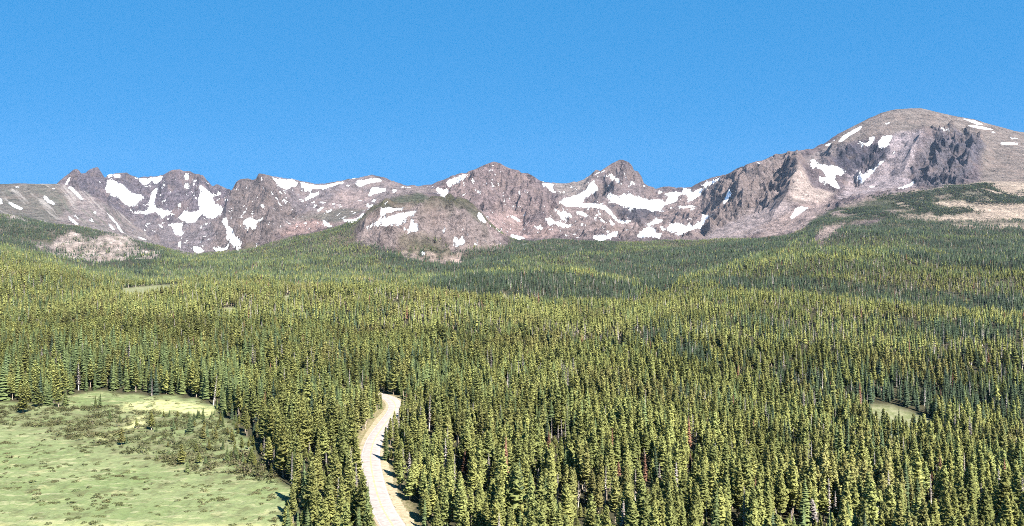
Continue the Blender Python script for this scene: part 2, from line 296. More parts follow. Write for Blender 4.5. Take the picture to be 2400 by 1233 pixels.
STRIP = [P('2186,472 2249,466 2272,474 2319,476 2420,477 3300,480 3300,510 2400,508 2332,515 2282,488 2216,485'), P('2093,504 2152,502 2199,507 2282,497 2349,504 2420,506 3300,508 3300,518 2365,515 2282,518 2216,515 2132,513'),
         P('2216,523 2299,525 2420,522 3300,524 3300,536 2400,535 2299,533 2232,531'), P('1911,550 1930,532 1983,518 1981,529 1960,546 1933,564 1911,567'), P('2330,440 2400,452 3300,455 3300,466 2400,462 2365,455'), P('1965,486 2000,475 2040,470 2000,482'), P('2250,448 2300,446 2310,456 2255,458'), P('2180,458 2240,452 2235,462 2185,466'), P('1990,522 2060,512 2080,520 2000,530')]
SHOULD = P('1880,548 1905,515 1925,500 1990,478 2060,459 2110,456 2180,446 2240,433 2280,428 2320,427 2328,438 2370,448 3300,450 3300,570 1880,570')
SHRUBP = P('920,565 945,550 985,548 1040,568 1075,580 1070,612 1010,602 960,588')
CLEAR = [P('282,703 289,676 335,671 425,664 415,683 355,697'), P('516,745 528,720 558,722 554,748'), P('660,718 672,690 686,692 676,718'), P('714,755 722,728 728,736 724,758')]
CLEAR2 = P('2030,1000 2045,943 2085,945 2120,956 2160,970 2190,983 2215,1022 2130,1036 2050,1024')
def forest_ok(px, py, d):
    ok = np.ones(px.shape, bool)
    far = d > 2650
    X = (px - CX)/F*d
    wx, wy = vnoise(X/45, d/70, 201), vnoise(X/38, d/60, 202)
    px = px + np.where(far, 11*wx + 9*vnoise(X/18, d/30, 203), 0); py = py + np.where(far, 5*wy + 7*vnoise(X/15, d/26, 204), 0)
    isl = fbm(X/22, d/55, 3, 208) > .10
    for p in BARE: ok &= ~(inpoly(px, py, p) & far & ~isl)
    ok &= ~(inpoly(px, py, HILLB) & far & ~((inpoly(px, py, SHRUBP) | (py > 580)) & (fbm(X/40, d/60, 3, 209) > .10)))
    for p in STRIP: ok &= ~(inpoly(px, py, p) & far)
    for p in CLEAR: ok &= ~(inpoly(px, py, p) & ~far & (d > 700))
    ok &= ~(inpoly(px, py, CLEAR2) & (d > 340) & (d < 650))
    ok &= (d < 4225) | (inpoly(px, py, SHOULD) & (d < 5100) & (fbm(X/130, d/90, 4, 207) > -.24))
    return ok

# ------------------------------------------------------------------ mountain sheet
K0 = K11
mcols = np.arange(-520, 2930, 1.75)
nsub = [64, 22, 44, 44, 96, 96, 120, 14, 6]
D = []
xi = mcols - XS[0]
kdc = np.array([np.interp(mcols, XS, KD[k]) for k in range(NK)])
for j, n in enumerate(nsub):
    for i in range(n): D.append(kdc[K0+j] + (kdc[K0+j+1]-kdc[K0+j]) * (i/n))
D.append(kdc[NK-1]); D = np.array(D); NR, NC = D.shape
XP = np.broadcast_to(mcols, D.shape)
MX, MY = (XP - CX)/F*D, D
MZ = np.array([base_z(XP[r], D[r]) for r in range(NR)]) + hummock(MX, MY) * np.clip(1 - (D - 4000)/800, 0, 1)
def blur(a, n, it=2):
    for _ in range(it):
        for ax in (0, 1):
            p = np.concatenate([np.repeat(a.take([0], ax), n, ax), a, np.repeat(a.take([-1], ax), n+1, ax)], ax)
            c = np.cumsum(p, axis=ax); L_ = a.shape[ax]
            a = (c.take(range(2*n+1, 2*n+1+L_), ax) - c.take(range(0, L_), ax)) / (2*n+1)
    return a
rowt = np.arange(NR)
sky_row = sum(nsub[:7])
py0 = proj(MX, MY, MZ)[1]
rug = np.full(D.shape, .36)
ztag = np.full(D.shape, -1)
for zi, (p, c, r) in enumerate(ZONES):
    m = inpoly(XP, py0, p); rug[m] = r
snow0 = np.zeros(D.shape, bool)
for p in SNOW: snow0 |= inpoly(XP, py0, p)
rug = np.where(snow0, rug*.25, rug)
fl = forest_ok(XP, py0, D); rug = np.where(fl, .0, rug)
rug = blur(rug, 5)
# spurs and gullies laid on the slopes
SPUR = '''575,422 548,490 506,560|95|150;610,412 625,470 648,530 600,580|80|150;178,402 200,442 255,500|80|140;225,397 262,465 295,520|60|120;415,402 400,450 378,490|90|150;445,407 472,465 448,500|70|130;300,412 320,450 310,480|50|110
870,415 800,462 735,505 690,535|70|190;690,425 720,470 740,500|-45|170;1157,383 1128,430 1085,462|70|170;1190,400 1232,450 1275,520 1300,556|85|190;1240,412 1292,470 1335,525|75|150;1215,470 1225,520 1215,550|-40|120;1455,379 1475,440 1430,468|80|150;1455,379 1400,425 1368,470|70|140;1490,400 1510,450|45|120
1870,372 1868,430 1855,480 1800,535|85|170;1790,384 1742,450 1700,520|75|190;1830,366 1820,430 1770,490|-55|140;1740,402 1700,450 1660,500|60|150;2185,310 2140,380 2115,430|70|170;2235,305 2215,370 2180,430|45|110;2270,320 2245,380 2220,430|45|110;2295,330 2280,390 2260,425|60|130
2040,335 2010,400 1975,430|-70|200;1960,350 1930,400 1900,440|40|120;1380,520 1450,505 1540,525|45|120;1400,545 1480,530 1600,535|40|130;960,478 985,520 990,580|22|200;1060,480 1090,520 1110,560|24|170;900,490 890,530 870,565|35|160'''
def locate(x, y):
    c = int(np.clip(round((x - mcols[0])/1.75), 0, NC-1)); col = py0[:sky_row+1, c]
    run = np.minimum.accumulate(col); ok = np.nonzero((col <= y) & (col <= run + 1e-6))[0]
    r = ok[0] if len(ok) else sky_row
    return MX[r, c], MY[r, c]
dz = np.zeros(D.shape)
for s in SPUR.replace('\n', ';').split(';'):
    pl, h, w = s.split('|'); h, w = float(h), float(w)
    pts = np.array([locate(*q) for q in P(pl)])
    # wobble
    seg = []
    for a, b in zip(pts[:-1], pts[1:]):
        for t in np.linspace(0, 1, 5)[:-1]: seg.append(a + (b-a)*t)
    seg.append(pts[-1]); seg = np.array(seg); nn = len(seg)
    seg[1:-1] += RNG.normal(0, w*.10, (nn-2, 2))
    lo, hi = seg.min(0) - 2.2*w, seg.max(0) + 2.2*w
    sel = (MX > lo[0]) & (MX < hi[0]) & (MY > lo[1]) & (MY < hi[1])
    X, Y = MX[sel], MY[sel]; best = np.full(X.shape, 1e9); along = np.zeros(X.shape)
    for i, (a, b) in enumerate(zip(seg[:-1], seg[1:])):
        ab = b - a; t = np.clip(((X-a[0])*ab[0] + (Y-a[1])*ab[1]) / (ab@ab + 1e-9), 0, 1)
        dd = np.hypot(X - a[0] - t*ab[0], Y - a[1] - t*ab[1]); m = dd < best
        best[m] = dd[m]; along[m] = (i + t[m])/(nn-1)
    wob = 1 + .35*vnoise(X/90, Y/90, 51)
    prof = np.clip(1 - best/(w*wob), 0, 1)**1.25
    env = np.clip(np.minimum(along*5 + .25, (1-along)*3 + .1), 0, 1)
    dz[sel] += h * prof * env
damp = 1 - .90*np.exp(-((rowt - sky_row)/26.0)**2)[:, None]
rg = ridged(MX/235 + .25*fbm(MX/300, MY/300, 3, 70), MY/470, 6, 11) - .42
rg2 = ridged(MX/95, MY/120, 4, 31) - .42
fb = fbm(MX/260, MY/260, 5, 21)
ramp = np.clip(rowt/12.0, 0, 1)[:, None]
MZ = MZ + 1.7*dz*damp + ramp*damp*((185*rg + 30*rg2)*rug + fb*(5 + 22*rug)*np.clip((D-4200)/500, 0, 1) + fbm(MX/40, MY/40, 3, 41)*(1.0 + 9*rug)*np.clip((D-4200)/500, 0, 1))
ytop_ = py0[:sky_row+1].min(0)[None] - 2.2; zlim = ZC - (ytop_ - HZ)/F*D
MZ = np.where(D > 4300, zlim - 9*np.logaddexp(0, (zlim - MZ)/9), MZ)
PYm = proj(MX, MY, MZ)[1]
tone = np.empty(D.shape + (3,)); tone[:] = ROCKC
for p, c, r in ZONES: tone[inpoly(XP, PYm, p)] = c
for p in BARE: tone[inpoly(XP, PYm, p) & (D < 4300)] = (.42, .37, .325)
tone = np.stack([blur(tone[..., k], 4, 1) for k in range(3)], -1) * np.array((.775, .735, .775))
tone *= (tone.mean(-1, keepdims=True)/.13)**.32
fl = forest_ok(XP, PYm, D).astype(float)
fl = blur(fl, 2, 1)
tone = tone*(1-fl[..., None]) + np.where(D[..., None] > 4225, (.055, .062, .036), (.075, .072, .045))*fl[..., None]
snow = np.zeros(D.shape)
for p in SNOW: snow[inpoly(XP, PYm, p)] = 1
snow = (.4*snow + .6*blur(snow, 1, 2)) * (D > 2900)

def grid_faces(nr, nc):
    i = np.arange(nr*nc).reshape(nr, nc)
    return np.stack([i[:-1, :-1], i[:-1, 1:], i[1:, 1:], i[1:, :-1]], -1).reshape(-1, 4)

m = NT('mountain rock and snow')
n1 = m.noise(.012, 9, .62, dist=.6); n2 = m.noise(.05, 8, .65); st = m.noise(1., 6, .6, m.scaled((.004, .004, .045)), .8)
gul = m.noise(1., 7, .6, m.scaled((.022, .006, .010)), .5)
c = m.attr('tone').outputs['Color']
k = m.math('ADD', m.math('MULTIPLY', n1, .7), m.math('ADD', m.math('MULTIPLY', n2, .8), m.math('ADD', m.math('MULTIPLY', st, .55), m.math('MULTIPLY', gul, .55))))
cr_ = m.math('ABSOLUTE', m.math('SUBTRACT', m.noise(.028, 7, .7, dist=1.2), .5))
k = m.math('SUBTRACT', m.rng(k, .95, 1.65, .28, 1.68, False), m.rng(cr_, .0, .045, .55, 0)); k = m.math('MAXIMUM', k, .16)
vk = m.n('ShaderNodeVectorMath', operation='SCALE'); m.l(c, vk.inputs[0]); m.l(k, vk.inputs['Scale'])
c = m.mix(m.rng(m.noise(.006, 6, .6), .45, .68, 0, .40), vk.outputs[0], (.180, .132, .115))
mp = m.n('ShaderNodeVectorRotate', rotation_type='Z_AXIS'); mp.inputs['Angle'].default_value = math.radians(43); m.l(m.pos(), mp.inputs['Vector'])
mq = m.n('ShaderNodeMapping'); mq.inputs['Scale'].default_value = (.0016, .022, .002); m.l(mp.outputs[0], mq.inputs['Vector'])
stn = m.noise(1., 5, .6, mq.outputs['Vector'], .3); sk_ = m.attr('streak').outputs['Fac']
c = m.mix(m.math('MULTIPLY', sk_, m.rng(stn, .52, .68, 0, .75)), c, (.30, .275, .26)); c = m.mix(m.math('MULTIPLY', sk_, m.rng(stn, .46, .34, 0, .6)), c, (.085, .092, .072))
lich = m.rng(m.noise(.02, 6, .7), .56, .66, 0, .35); c = m.mix(lich, c, (.070, .068, .062))
sn = m.math('ADD', m.attr('snow').outputs['Fac'], m.math('MULTIPLY', m.math('SUBTRACT', m.math('ADD', m.math('MULTIPLY', m.noise(.045, 6, .65), .5), m.math('MULTIPLY', gul, .5)), .5), 1.9))
sl = m.noise(1., 6, .62, m.scaled((.020, .006, .014)), .4)
sn = m.math('ADD', sn, m.math('MULTIPLY', m.attr('snowy').outputs['Fac'], m.rng(sl, .60, .66, 0, .8)))
sf = m.rng(sn, .33, .50)
spots = m.rng(m.math('SUBTRACT', m.noise(.07, 5, .7), m.math('MULTIPLY', m.attr('snow').outputs['Fac'], .10)), .50, .56)
sf = m.math('MULTIPLY', sf, m.math('SUBTRACT', 1.0, spots))
c = m.mix(sf, c, (.84, .85, .88))
hb = m.math('ADD', m.math('MULTIPLY', n2, 1.0), m.math('MULTIPLY', m.noise(.16, 6, .65), .45))
hb = m.math('MULTIPLY', hb, m.math('SUBTRACT', 1.0, m.math('MULTIPLY', sf, .85)))
m.bsdf(c, .92, m.bump(hb, 1.0, 36.0), .1)
MAT_MOUNT = m.m

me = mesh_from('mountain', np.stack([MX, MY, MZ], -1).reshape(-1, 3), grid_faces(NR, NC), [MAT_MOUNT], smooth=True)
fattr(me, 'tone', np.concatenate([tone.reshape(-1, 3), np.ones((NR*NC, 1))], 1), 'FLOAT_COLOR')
fattr(me, 'snow', snow.reshape(-1))
strk = blur((inpoly(XP, PYm, ZONES[0][0]) | inpoly(XP, PYm, ZONES[1][0])).astype(float), 4, 1)
fattr(me, 'streak', strk.reshape(-1))
snz = np.zeros(D.shape)
for p in (P('250,405 545,440 560,590 450,592 330,540 270,470'), P('545,440 640,412 880,412 900,480 700,550 560,590'), P('1000,440 1157,385 1340,530 1300,558 1180,552 1080,480'), P('1280,430 1455,380 1530,440 1690,410 1640,560 1330,560')): snz[inpoly(XP, PYm, p)] = 1
fattr(me, 'snowy', (blur(snz, 6, 1)*(D > 4250)).reshape(-1))
tag(add_obj('mountain', me), 'rocky mountain range with snowfields above the forest', kind='structure')

# ------------------------------------------------------------------ ground sheet
gcols = np.concatenate([np.arange(-900, -100, 20), np.arange(-100, 2500, 4.5), np.arange(2500, 3301, 20)])
gd = np.concatenate([np.geomspace(20, 170, 24)[:-1], np.linspace(170, 480, 200)[:-1], np.linspace(480, 1500, 200)[:-1], np.linspace(1500, 3000, 120)])
kd11 = np.interp(gcols, XS, KD[K11])
GD = np.concatenate([np.broadcast_to(gd[:, None], (len(gd), len(gcols))), kd11[None], kd11[None] + 25], 0)
GXP = np.broadcast_to(gcols, GD.shape)
GX = (GXP - CX)/F*GD
GZ = np.array([base_z(GXP[r], GD[r]) for r in range(GD.shape[0])]) + hummock(GX, GD)
GZ[-1] -= 14
def on_land(x, y):
    """world point of the land seen at photo pixel (x, y), near ground only"""
    d = 300.0
    for _ in range(30):
        z = float(land_z(np.array([(x-CX)/F*d]), np.array([d]))[0]); d = (ZC - z)*F/(y - HZ)
    return (x-CX)/F*d, d, z

# road centre line
RP = [on_land(*q) for q in [(1010, 1420), (950, 1300), (924, 1240), (909, 1215), (895, 1189), (883, 1155), (874, 1118), (869, 1085), (869, 1062), (878, 1032), (894, 1006), (912, 982), (923, 966), (927, 953), (922, 942), (908, 932), (884, 925), (850, 919), (800, 914)]]
RP = np.array([(a, b) for a, b, c in RP])
def catmull(p, n):
    q = np.concatenate([[2*p[0]-p[1]], p, [2*p[-1]-p[-2]]]); out = []
    for i in range(len(p)-1):
        a, b, c, d = q[i:i+4]
        for t in np.arange(n)/n:
            out.append(.5*(2*b + (c-a)*t + (2*a-5*b+4*c-d)*t*t + (3*b-a-3*c+d)*t**3))
    out.append(p[-1]); return np.array(out)
RC = catmull(RP, 14)
for _ in range(6): RC[1:-1] = (RC[:-2] + 2*RC[1:-1] + RC[2:])/4
rt = np.gradient(RC, axis=0); rt /= np.linalg.norm(rt, axis=1)[:, None]
RN = np.stack([rt[:, 1], -rt[:, 0]], 1)          # to the right of travel away from the camera
RLEN = np.concatenate([[0], np.cumsum(np.linalg.norm(np.diff(RC, axis=0), axis=1))])
def road_dist(X, Y):
    """signed distance to the centre line (right positive)"""
    best = np.full(X.shape, 1e9); sg = np.zeros(X.shape)
    near = (X > -140) & (X < 60) & (Y < 470)
    xs, ys = X[near], Y[near]; b = np.full(xs.shape, 1e9); s_ = np.zeros(xs.shape)
    for i in range(0, len(RC)-1):
        a, c = RC[i], RC[i+1]; ab = c - a; t = np.clip(((xs-a[0])*ab[0]+(ys-a[1])*ab[1])/(ab@ab), 0, 1)
        ex, ey = xs - a[0] - t*ab[0], ys - a[1] - t*ab[1]; dd = np.hypot(ex, ey); m_ = dd < b
        b[m_] = dd[m_]; s_[m_] = np.sign(ex*RN[i,0] + ey*RN[i,1])[m_]
    best[near] = b; sg[near] = s_
    return best * np.where(sg == 0, 1, sg)
def strip_mesh(name, offs, lift, mats, wob=0.0, sl=slice(None)):
    c, n, ln = RC[sl], RN[sl], RLEN[sl]; rows = []
    for j, (o, l) in enumerate(zip(offs, lift)):
        oo = o if np.ndim(o) else np.full(len(c), float(o))
        if wob and (j == len(offs)-1 or j == 0 and np.ndim(o)): oo = oo + wob*vnoise(ln/3.0, ln*0+j*7, 77)
        q = c + n*oo[:, None]; z = land_z(q[:, 0], q[:, 1]) + l
        rows.append(np.stack([q[:, 0], q[:, 1], z], 1))
    v = np.array(rows).transpose(1, 0, 2); nr, nc = v.shape[:2]
    me = mesh_from(name, v.reshape(-1, 3), grid_faces(nr, nc), mats, smooth=False)
    fattr(me, 'along', np.repeat(ln, nc).astype(np.float32)); fattr(me, 'across', np.tile(np.array([float(np.mean(o)) for o in offs]), nr).astype(np.float32))
    return me

# road surface
m = NT('weathered asphalt')
al = m.attr('along').outputs['Fac']; n = m.noise(.5, 7, .65); n2 = m.noise(3.0, 4, .7)
c = m.mix(m.rng(n, .35, .65), (.215, .190, .178), (.275, .246, .230)); c = m.mix(m.rng(n2, .5, .8, 0, .35), c, (.185, .163, .152))
jit = m.math('MULTIPLY', m.math('SUBTRACT', m.noise(.35, 4, .6), .5), 3.0)
cr = m.math('ABSOLUTE', m.math('SUBTRACT', m.math('FRACT', m.math('MULTIPLY', m.math('ADD', al, jit), .16)), .5))
c = m.mix(m.rng(cr, .015, .035, .75, 0), c, (.165, .142, .135))
m.bsdf(c, .85, None, .2); MAT_ROAD = m.m
m = NT('yellow road paint'); m.bsdf(m.mix(m.rng(m.noise(2., 4), .4, .7), (.40, .30, .06), (.34, .27, .11)), .7); MAT_YEL = m.m
m = NT('white road paint'); m.bsdf((.36, .35, .32), .7); MAT_WHITE = m.m
m = NT('gravel verge')
g1, g2 = m.noise(.8, 7, .7), m.noise(.22, 5, .6)
c = m.mix(m.rng(g1, .38, .62), (.205, .165, .105), (.285, .238, .165)); c = m.mix(m.rng(g2, .55, .68, 0, .6), c, (.105, .115, .045))
c = m.mix(m.rng(m.noise(1.7, 5, .7), .64, .70, 0, .7), c, (.06, .055, .032))
m.bsdf(c, .95, m.bump(g1, .6, .3)); MAT_VERGE = m.m
HW = 3.25
tag(add_obj('road', strip_mesh('road', [-HW-.25, -HW, -HW*.5, 0, HW*.5, HW, HW+.25], [.02, .15, .18, .20, .18, .15, .02], [MAT_ROAD])), kind='structure')
mk = []
for nm, o, w, mt in (('yellow', -.13, .11, MAT_YEL), ('yellow', .13, .11, MAT_YEL), ('white', -HW+.3, .1, MAT_WHITE), ('white', HW-.3, .1, MAT_WHITE)):
    zz = .20 - .05*abs(o)/HW + .006
    tag(add_obj('road_marking', strip_mesh('road_marking', [o-w/2, o+w/2], [zz, zz], [mt])), kind='structure')
yy = RC[:, 1]
wr = np.interp(yy, [150, 205, 240, 262, 280, 296, 310, 420], [2.9, 2.9, 2.9, 2.8, 2.5, .5, .5, 1.4])
wl = np.interp(yy, [150, 280, 292, 345, 375, 400], [.5, .5, 1.2, 2.4, 1.2, .5])
WR, WL = wr, wl
tag(add_obj('road_verge', strip_mesh('road_verge', [np.full(len(yy), HW+.1), HW+.1+wr*.4, HW+.1+wr], [.10, .16, .03], [MAT_VERGE], .8)), kind='structure')
tag(add_obj('road_verge', strip_mesh('road_verge', [-HW-.1-wl, -HW-.1-wl*.4, np.full(len(yy), -HW-.1)], [.03, .12, .10], [MAT_VERGE], 0)), kind='structure')

# ------------------------------------------------------------------ meadow
MEADOW = P('-900,925 -200,925 0,940 60,946 140,948 160,922 235,914 300,926 380,926 460,932 505,950 520,975 560,1005 590,1035 605,1075 640,1105 664,1130 690,1160 700,1185 684,1215 672,1260 640,1500 -900,1500')
def in_meadow(px, py, d):
    X = (px - CX)/F*d
    return inpoly(px + 20*vnoise(X/9, d/14, 301) + 9*vnoise(X/3.5, d/6, 302), py + 6*vnoise(X/12, d/12, 303), MEADOW) & (d < 470)
GPX, GPY = proj(GX, GD, GZ)
mead = blur(in_meadow(GPX, GPY, GD).astype(float), 2, 1)
pale = np.zeros(GD.shape)
for p in (P('285,962 300,944 350,938 420,938 508,956 500,972 440,968 390,966 350,962'), P('295,1000 318,976 346,972 344,996 310,1006'), P('235,1026 270,1008 280,1014 245,1034'), P('-900,1228 300,1225 690,1229 690,1300 -900,1300')):
    pale[inpoly(GPX, GPY, p)] = 1
pale = blur(pale, 2, 1)
rs_ = np.zeros(GD.shape); nr_ = (np.abs(GX) < 150) & (GD < 470) & (GD > 90); rdd = road_dist(GX[nr_], GD[nr_]); rs_[nr_] = 1 - smoothstep(6, 11.5, np.abs(rdd) + 2.5*vnoise(GX[nr_]/4, GD[nr_]/6, 310))
clr = np.zeros(GD.shape)
for p in CLEAR: clr[inpoly(GPX + 14*vnoise(GX/14, GD/40, 320), GPY + 5*vnoise(GX/10, GD/30, 321), p) & (GD > 700)] = .62
clr[inpoly(GPX, GPY, CLEAR2) & (GD > 340) & (GD < 650)] = .6
scrubz = P('-900,940 150,955 320,950 520,985 600,1060 640,1110 560,1120 470,1105 330,1075 200,1040 60,1000 -900,1000')
scrub = blur(inpoly(GPX, GPY, scrubz).astype(float), 6, 2) * mead
m = NT('meadow and forest floor')
def pn(sx, sy): return m.scaled((sx, sy, 1))
big, mid, fine = m.noise(1., 5, .6, pn(.03, .03)), m.noise(1., 6, .65, pn(.16, .13)), m.noise(1., 6, .7, pn(.9, .7))
grass = m.mix(m.rng(big, .35, .65), (.150, .195, .080), (.190, .225, .105))
grass = m.mix(m.rng(mid, .50, .64, 0, .7), grass, (.105, .110, .052))
stk = m.noise(1., 5, .6, pn(.10, .34), 1.0)
grass = m.mix(m.rng(stk, .54, .64, 0, .7), grass, (.30, .30, .17)); grass = m.mix(m.rng(stk, .44, .34, 0, .4), grass, (.11, .112, .056))
grass = m.mix(m.rng(m.noise(1., 5, .6, pn(.11, .16)), .58, .70, 0, .8), grass, (.33, .32, .165))
grass = m.mix(m.rng(fine, .50, .70, 0, .55), grass, (.085, .095, .035))
grass = m.mix(m.math('MULTIPLY', m.attr('scrub').outputs['Fac'], m.rng(mid, .35, .6, .1, .6)), grass, (.120, .112, .062))
grass = m.mix(m.math('MULTIPLY', m.attr('pale').outputs['Fac'], m.rng(m.noise(1., 5, .6, pn(.2, .2)), .35, .55)), grass, (.43, .42, .20))
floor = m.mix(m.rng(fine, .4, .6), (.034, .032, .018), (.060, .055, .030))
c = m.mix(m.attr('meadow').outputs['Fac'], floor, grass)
c = m.mix(m.attr('clearing').outputs['Fac'], c, m.mix(m.rng(mid, .4, .6), (.20, .23, .10), (.34, .34, .20)))
c = m.mix(m.attr('roadside').outputs['Fac'], c, m.mix(m.rng(fine, .4, .6), (.15, .14, .062), (.28, .23, .14)))
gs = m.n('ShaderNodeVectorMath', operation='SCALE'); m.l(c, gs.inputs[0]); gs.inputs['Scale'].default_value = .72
m.bsdf(gs.outputs[0], .95, m.bump(m.math('ADD', mid, m.math('MULTIPLY', fine, .35)), .8, 1.2), .1); MAT_GROUND = m.m
gm = np.stack([GX, GD, GZ + mead*(.35*vnoise(GX/5, GD/5, 91) + .25*vnoise(GX/2.2, GD/2.2, 92))], -1)
me = mesh_from('ground', gm.reshape(-1, 3), grid_faces(*GD.shape), [MAT_GROUND], smooth=True)
for nme, a in (('meadow', mead), ('pale', pale), ('clearing', blur(clr, 1, 1)), ('scrub', scrub), ('roadside', blur(rs_, 1, 1))): fattr(me, nme, a.reshape(-1))
tag(add_obj('ground', me), kind='structure')

# ------------------------------------------------------------------ plants
def foliage(name, c1, c2, c3=None, trans=.33):
    m = NT(name)
    oi = m.n('ShaderNodeObjectInfo')
    c = m.mix(oi.outputs['Random'], c1, c2)
    nz = m.n('ShaderNodeTexNoise'); nz.inputs['Scale'].default_value = .012; nz.inputs['Detail'].default_value = 4
    m.l(oi.outputs['Location'], nz.inputs['Vector'])
    if c3: c = m.mix(m.rng(nz.outputs['Fac'], .50, .66, 0, .7), c, c3)
    hs = m.n('ShaderNodeHueSaturation'); m.l(c, hs.inputs['Color'])
    pv_ = m.n('ShaderNodeTexNoise'); pv_.inputs['Scale'].default_value = .016; pv_.inputs['Detail'].default_value = 5; m.l(oi.outputs['Location'], pv_.inputs['Vector'])
    r2 = m.math('FRACT', m.math('MULTIPLY', oi.outputs['Random'], 17.31))
    m.l(m.math('MULTIPLY', m.rng(pv_.outputs['Fac'], .36, .64, .78, 1.18), m.math('MULTIPLY', m.rng(r2, 0, 1, .76, 1.22, False), m.rng(m.noise(1.1, 3, .6), .3, .7, .80, 1.20))), hs.inputs['Value'])
    vt = m.n('ShaderNodeVectorTransform', vector_type='NORMAL', convert_from='OBJECT', convert_to='WORLD'); m.l(m.attr('nrm').outputs['Vector'], vt.inputs[0])
    m.pos(); nm1 = m.n('ShaderNodeVectorMath', operation='NORMALIZE'); m.l(vt.outputs[0], nm1.inputs[0])
    nmx = m.n('ShaderNodeMix', data_type='VECTOR'); nmx.inputs[0].default_value = .62; m.l(m._p.outputs['Normal'], nmx.inputs[4]); m.l(nm1.outputs[0], nmx.inputs[5])
    nm2 = m.n('ShaderNodeVectorMath', operation='NORMALIZE'); m.l(nmx.outputs[1], nm2.inputs[0])
    d = m.n('ShaderNodeBsdfDiffuse'); t = m.n('ShaderNodeBsdfTranslucent'); m.l(nm2.outputs[0], d.inputs['Normal']); mx = m.n('ShaderNodeMixShader'); mx.inputs[0].default_value = trans
    m.l(hs.outputs[0], d.inputs[0]); m.l(hs.outputs[0], t.inputs[0]); m.l(d.outputs[0], mx.inputs[1]); m.l(t.outputs[0], mx.inputs[2]); m.l(mx.outputs[0], m.out.inputs[0])
    return m.m
F_PINE = foliage('pine needles', (.236, .240, .082), (.182, .206, .076), (.216, .196, .082))
F_SPR = foliage('spruce needles', (.112, .150, .068), (.144, .170, .066), (.092, .128, .074))
F_DARK = foliage('dark spruce and shade needles', (.056, .084, .056), (.080, .106, .060), (.066, .088, .068))  # dark spruce; the low tone also paints in the shade of slopes
F_RED = foliage('dead red needles', (.19, .105, .07), (.155, .092, .066))
F_GREY = foliage('grey dead twigs', (.30, .27, .26), (.24, .21, .195), None, .05)
F_SHRUB = foliage('willow leaves', (.120, .132, .056), (.140, .128, .066), (.104, .118, .050))
m = NT('bark'); m.bsdf(m.mix(m.rng(m.noise(1.2, 5), .35, .65), (.16, .125, .09), (.30, .25, .20)), .9); M_BARK = m.m
m = NT('bleached dead wood'); m.bsdf(m.mix(m.rng(m.noise(1.0, 5), .35, .65), (.33, .29, .25), (.52, .48, .44)), .85); M_DEAD = m.m
MATS = [F_PINE, F_SPR, F_DARK, F_RED, F_GREY, F_SHRUB, M_BARK, M_DEAD]

def crown_normals(v, k=.45):
    v = np.asarray(v, float); h = np.hypot(v[:, 0], v[:, 1])[:, None] + 1e-6
    n = np.concatenate([v[:, :2]/h, np.full((len(v), 1), k)], 1)
    return n/np.linalg.norm(n, axis=1)[:, None]
class MB:
    def __init__(s): s.v, s.f = [], []
    def quad(s, *p):
        i = len(s.v); s.v += [tuple(q) for q in p]; s.f.append(tuple(range(i, i+len(p))))
    def tube(s, pts, rad, n=5):
        i0 = len(s.v)
        for (x, y, z), r in zip(pts, rad):
            for k in range(n): a = 2*math.pi*k/n; s.v.append((x + r*math.cos(a), y + r*math.sin(a), z))
        for j in range(len(pts)-1):
            for k in range(n): a, b = i0+j*n+k, i0+j*n+(k+1) % n; s.f.append((a, b, b+n, a+n))
def spray(mb, rnd, z, az, ln, rise, wd, droop):
    ca, sa = math.cos(az), math.sin(az); hw = wd*ln*.5 + .12
    zt = z + rise*ln; bm = .55
    mx, my, mz = ca*ln*bm, sa*ln*bm, z + rise*ln*bm
    mb.quad((ca*.05, sa*.05, z), (mx - sa*hw, my + ca*hw, mz - droop*hw), (ca*ln, sa*ln, zt - droop*.2), (mx + sa*hw, my - ca*hw, mz - droop*hw))
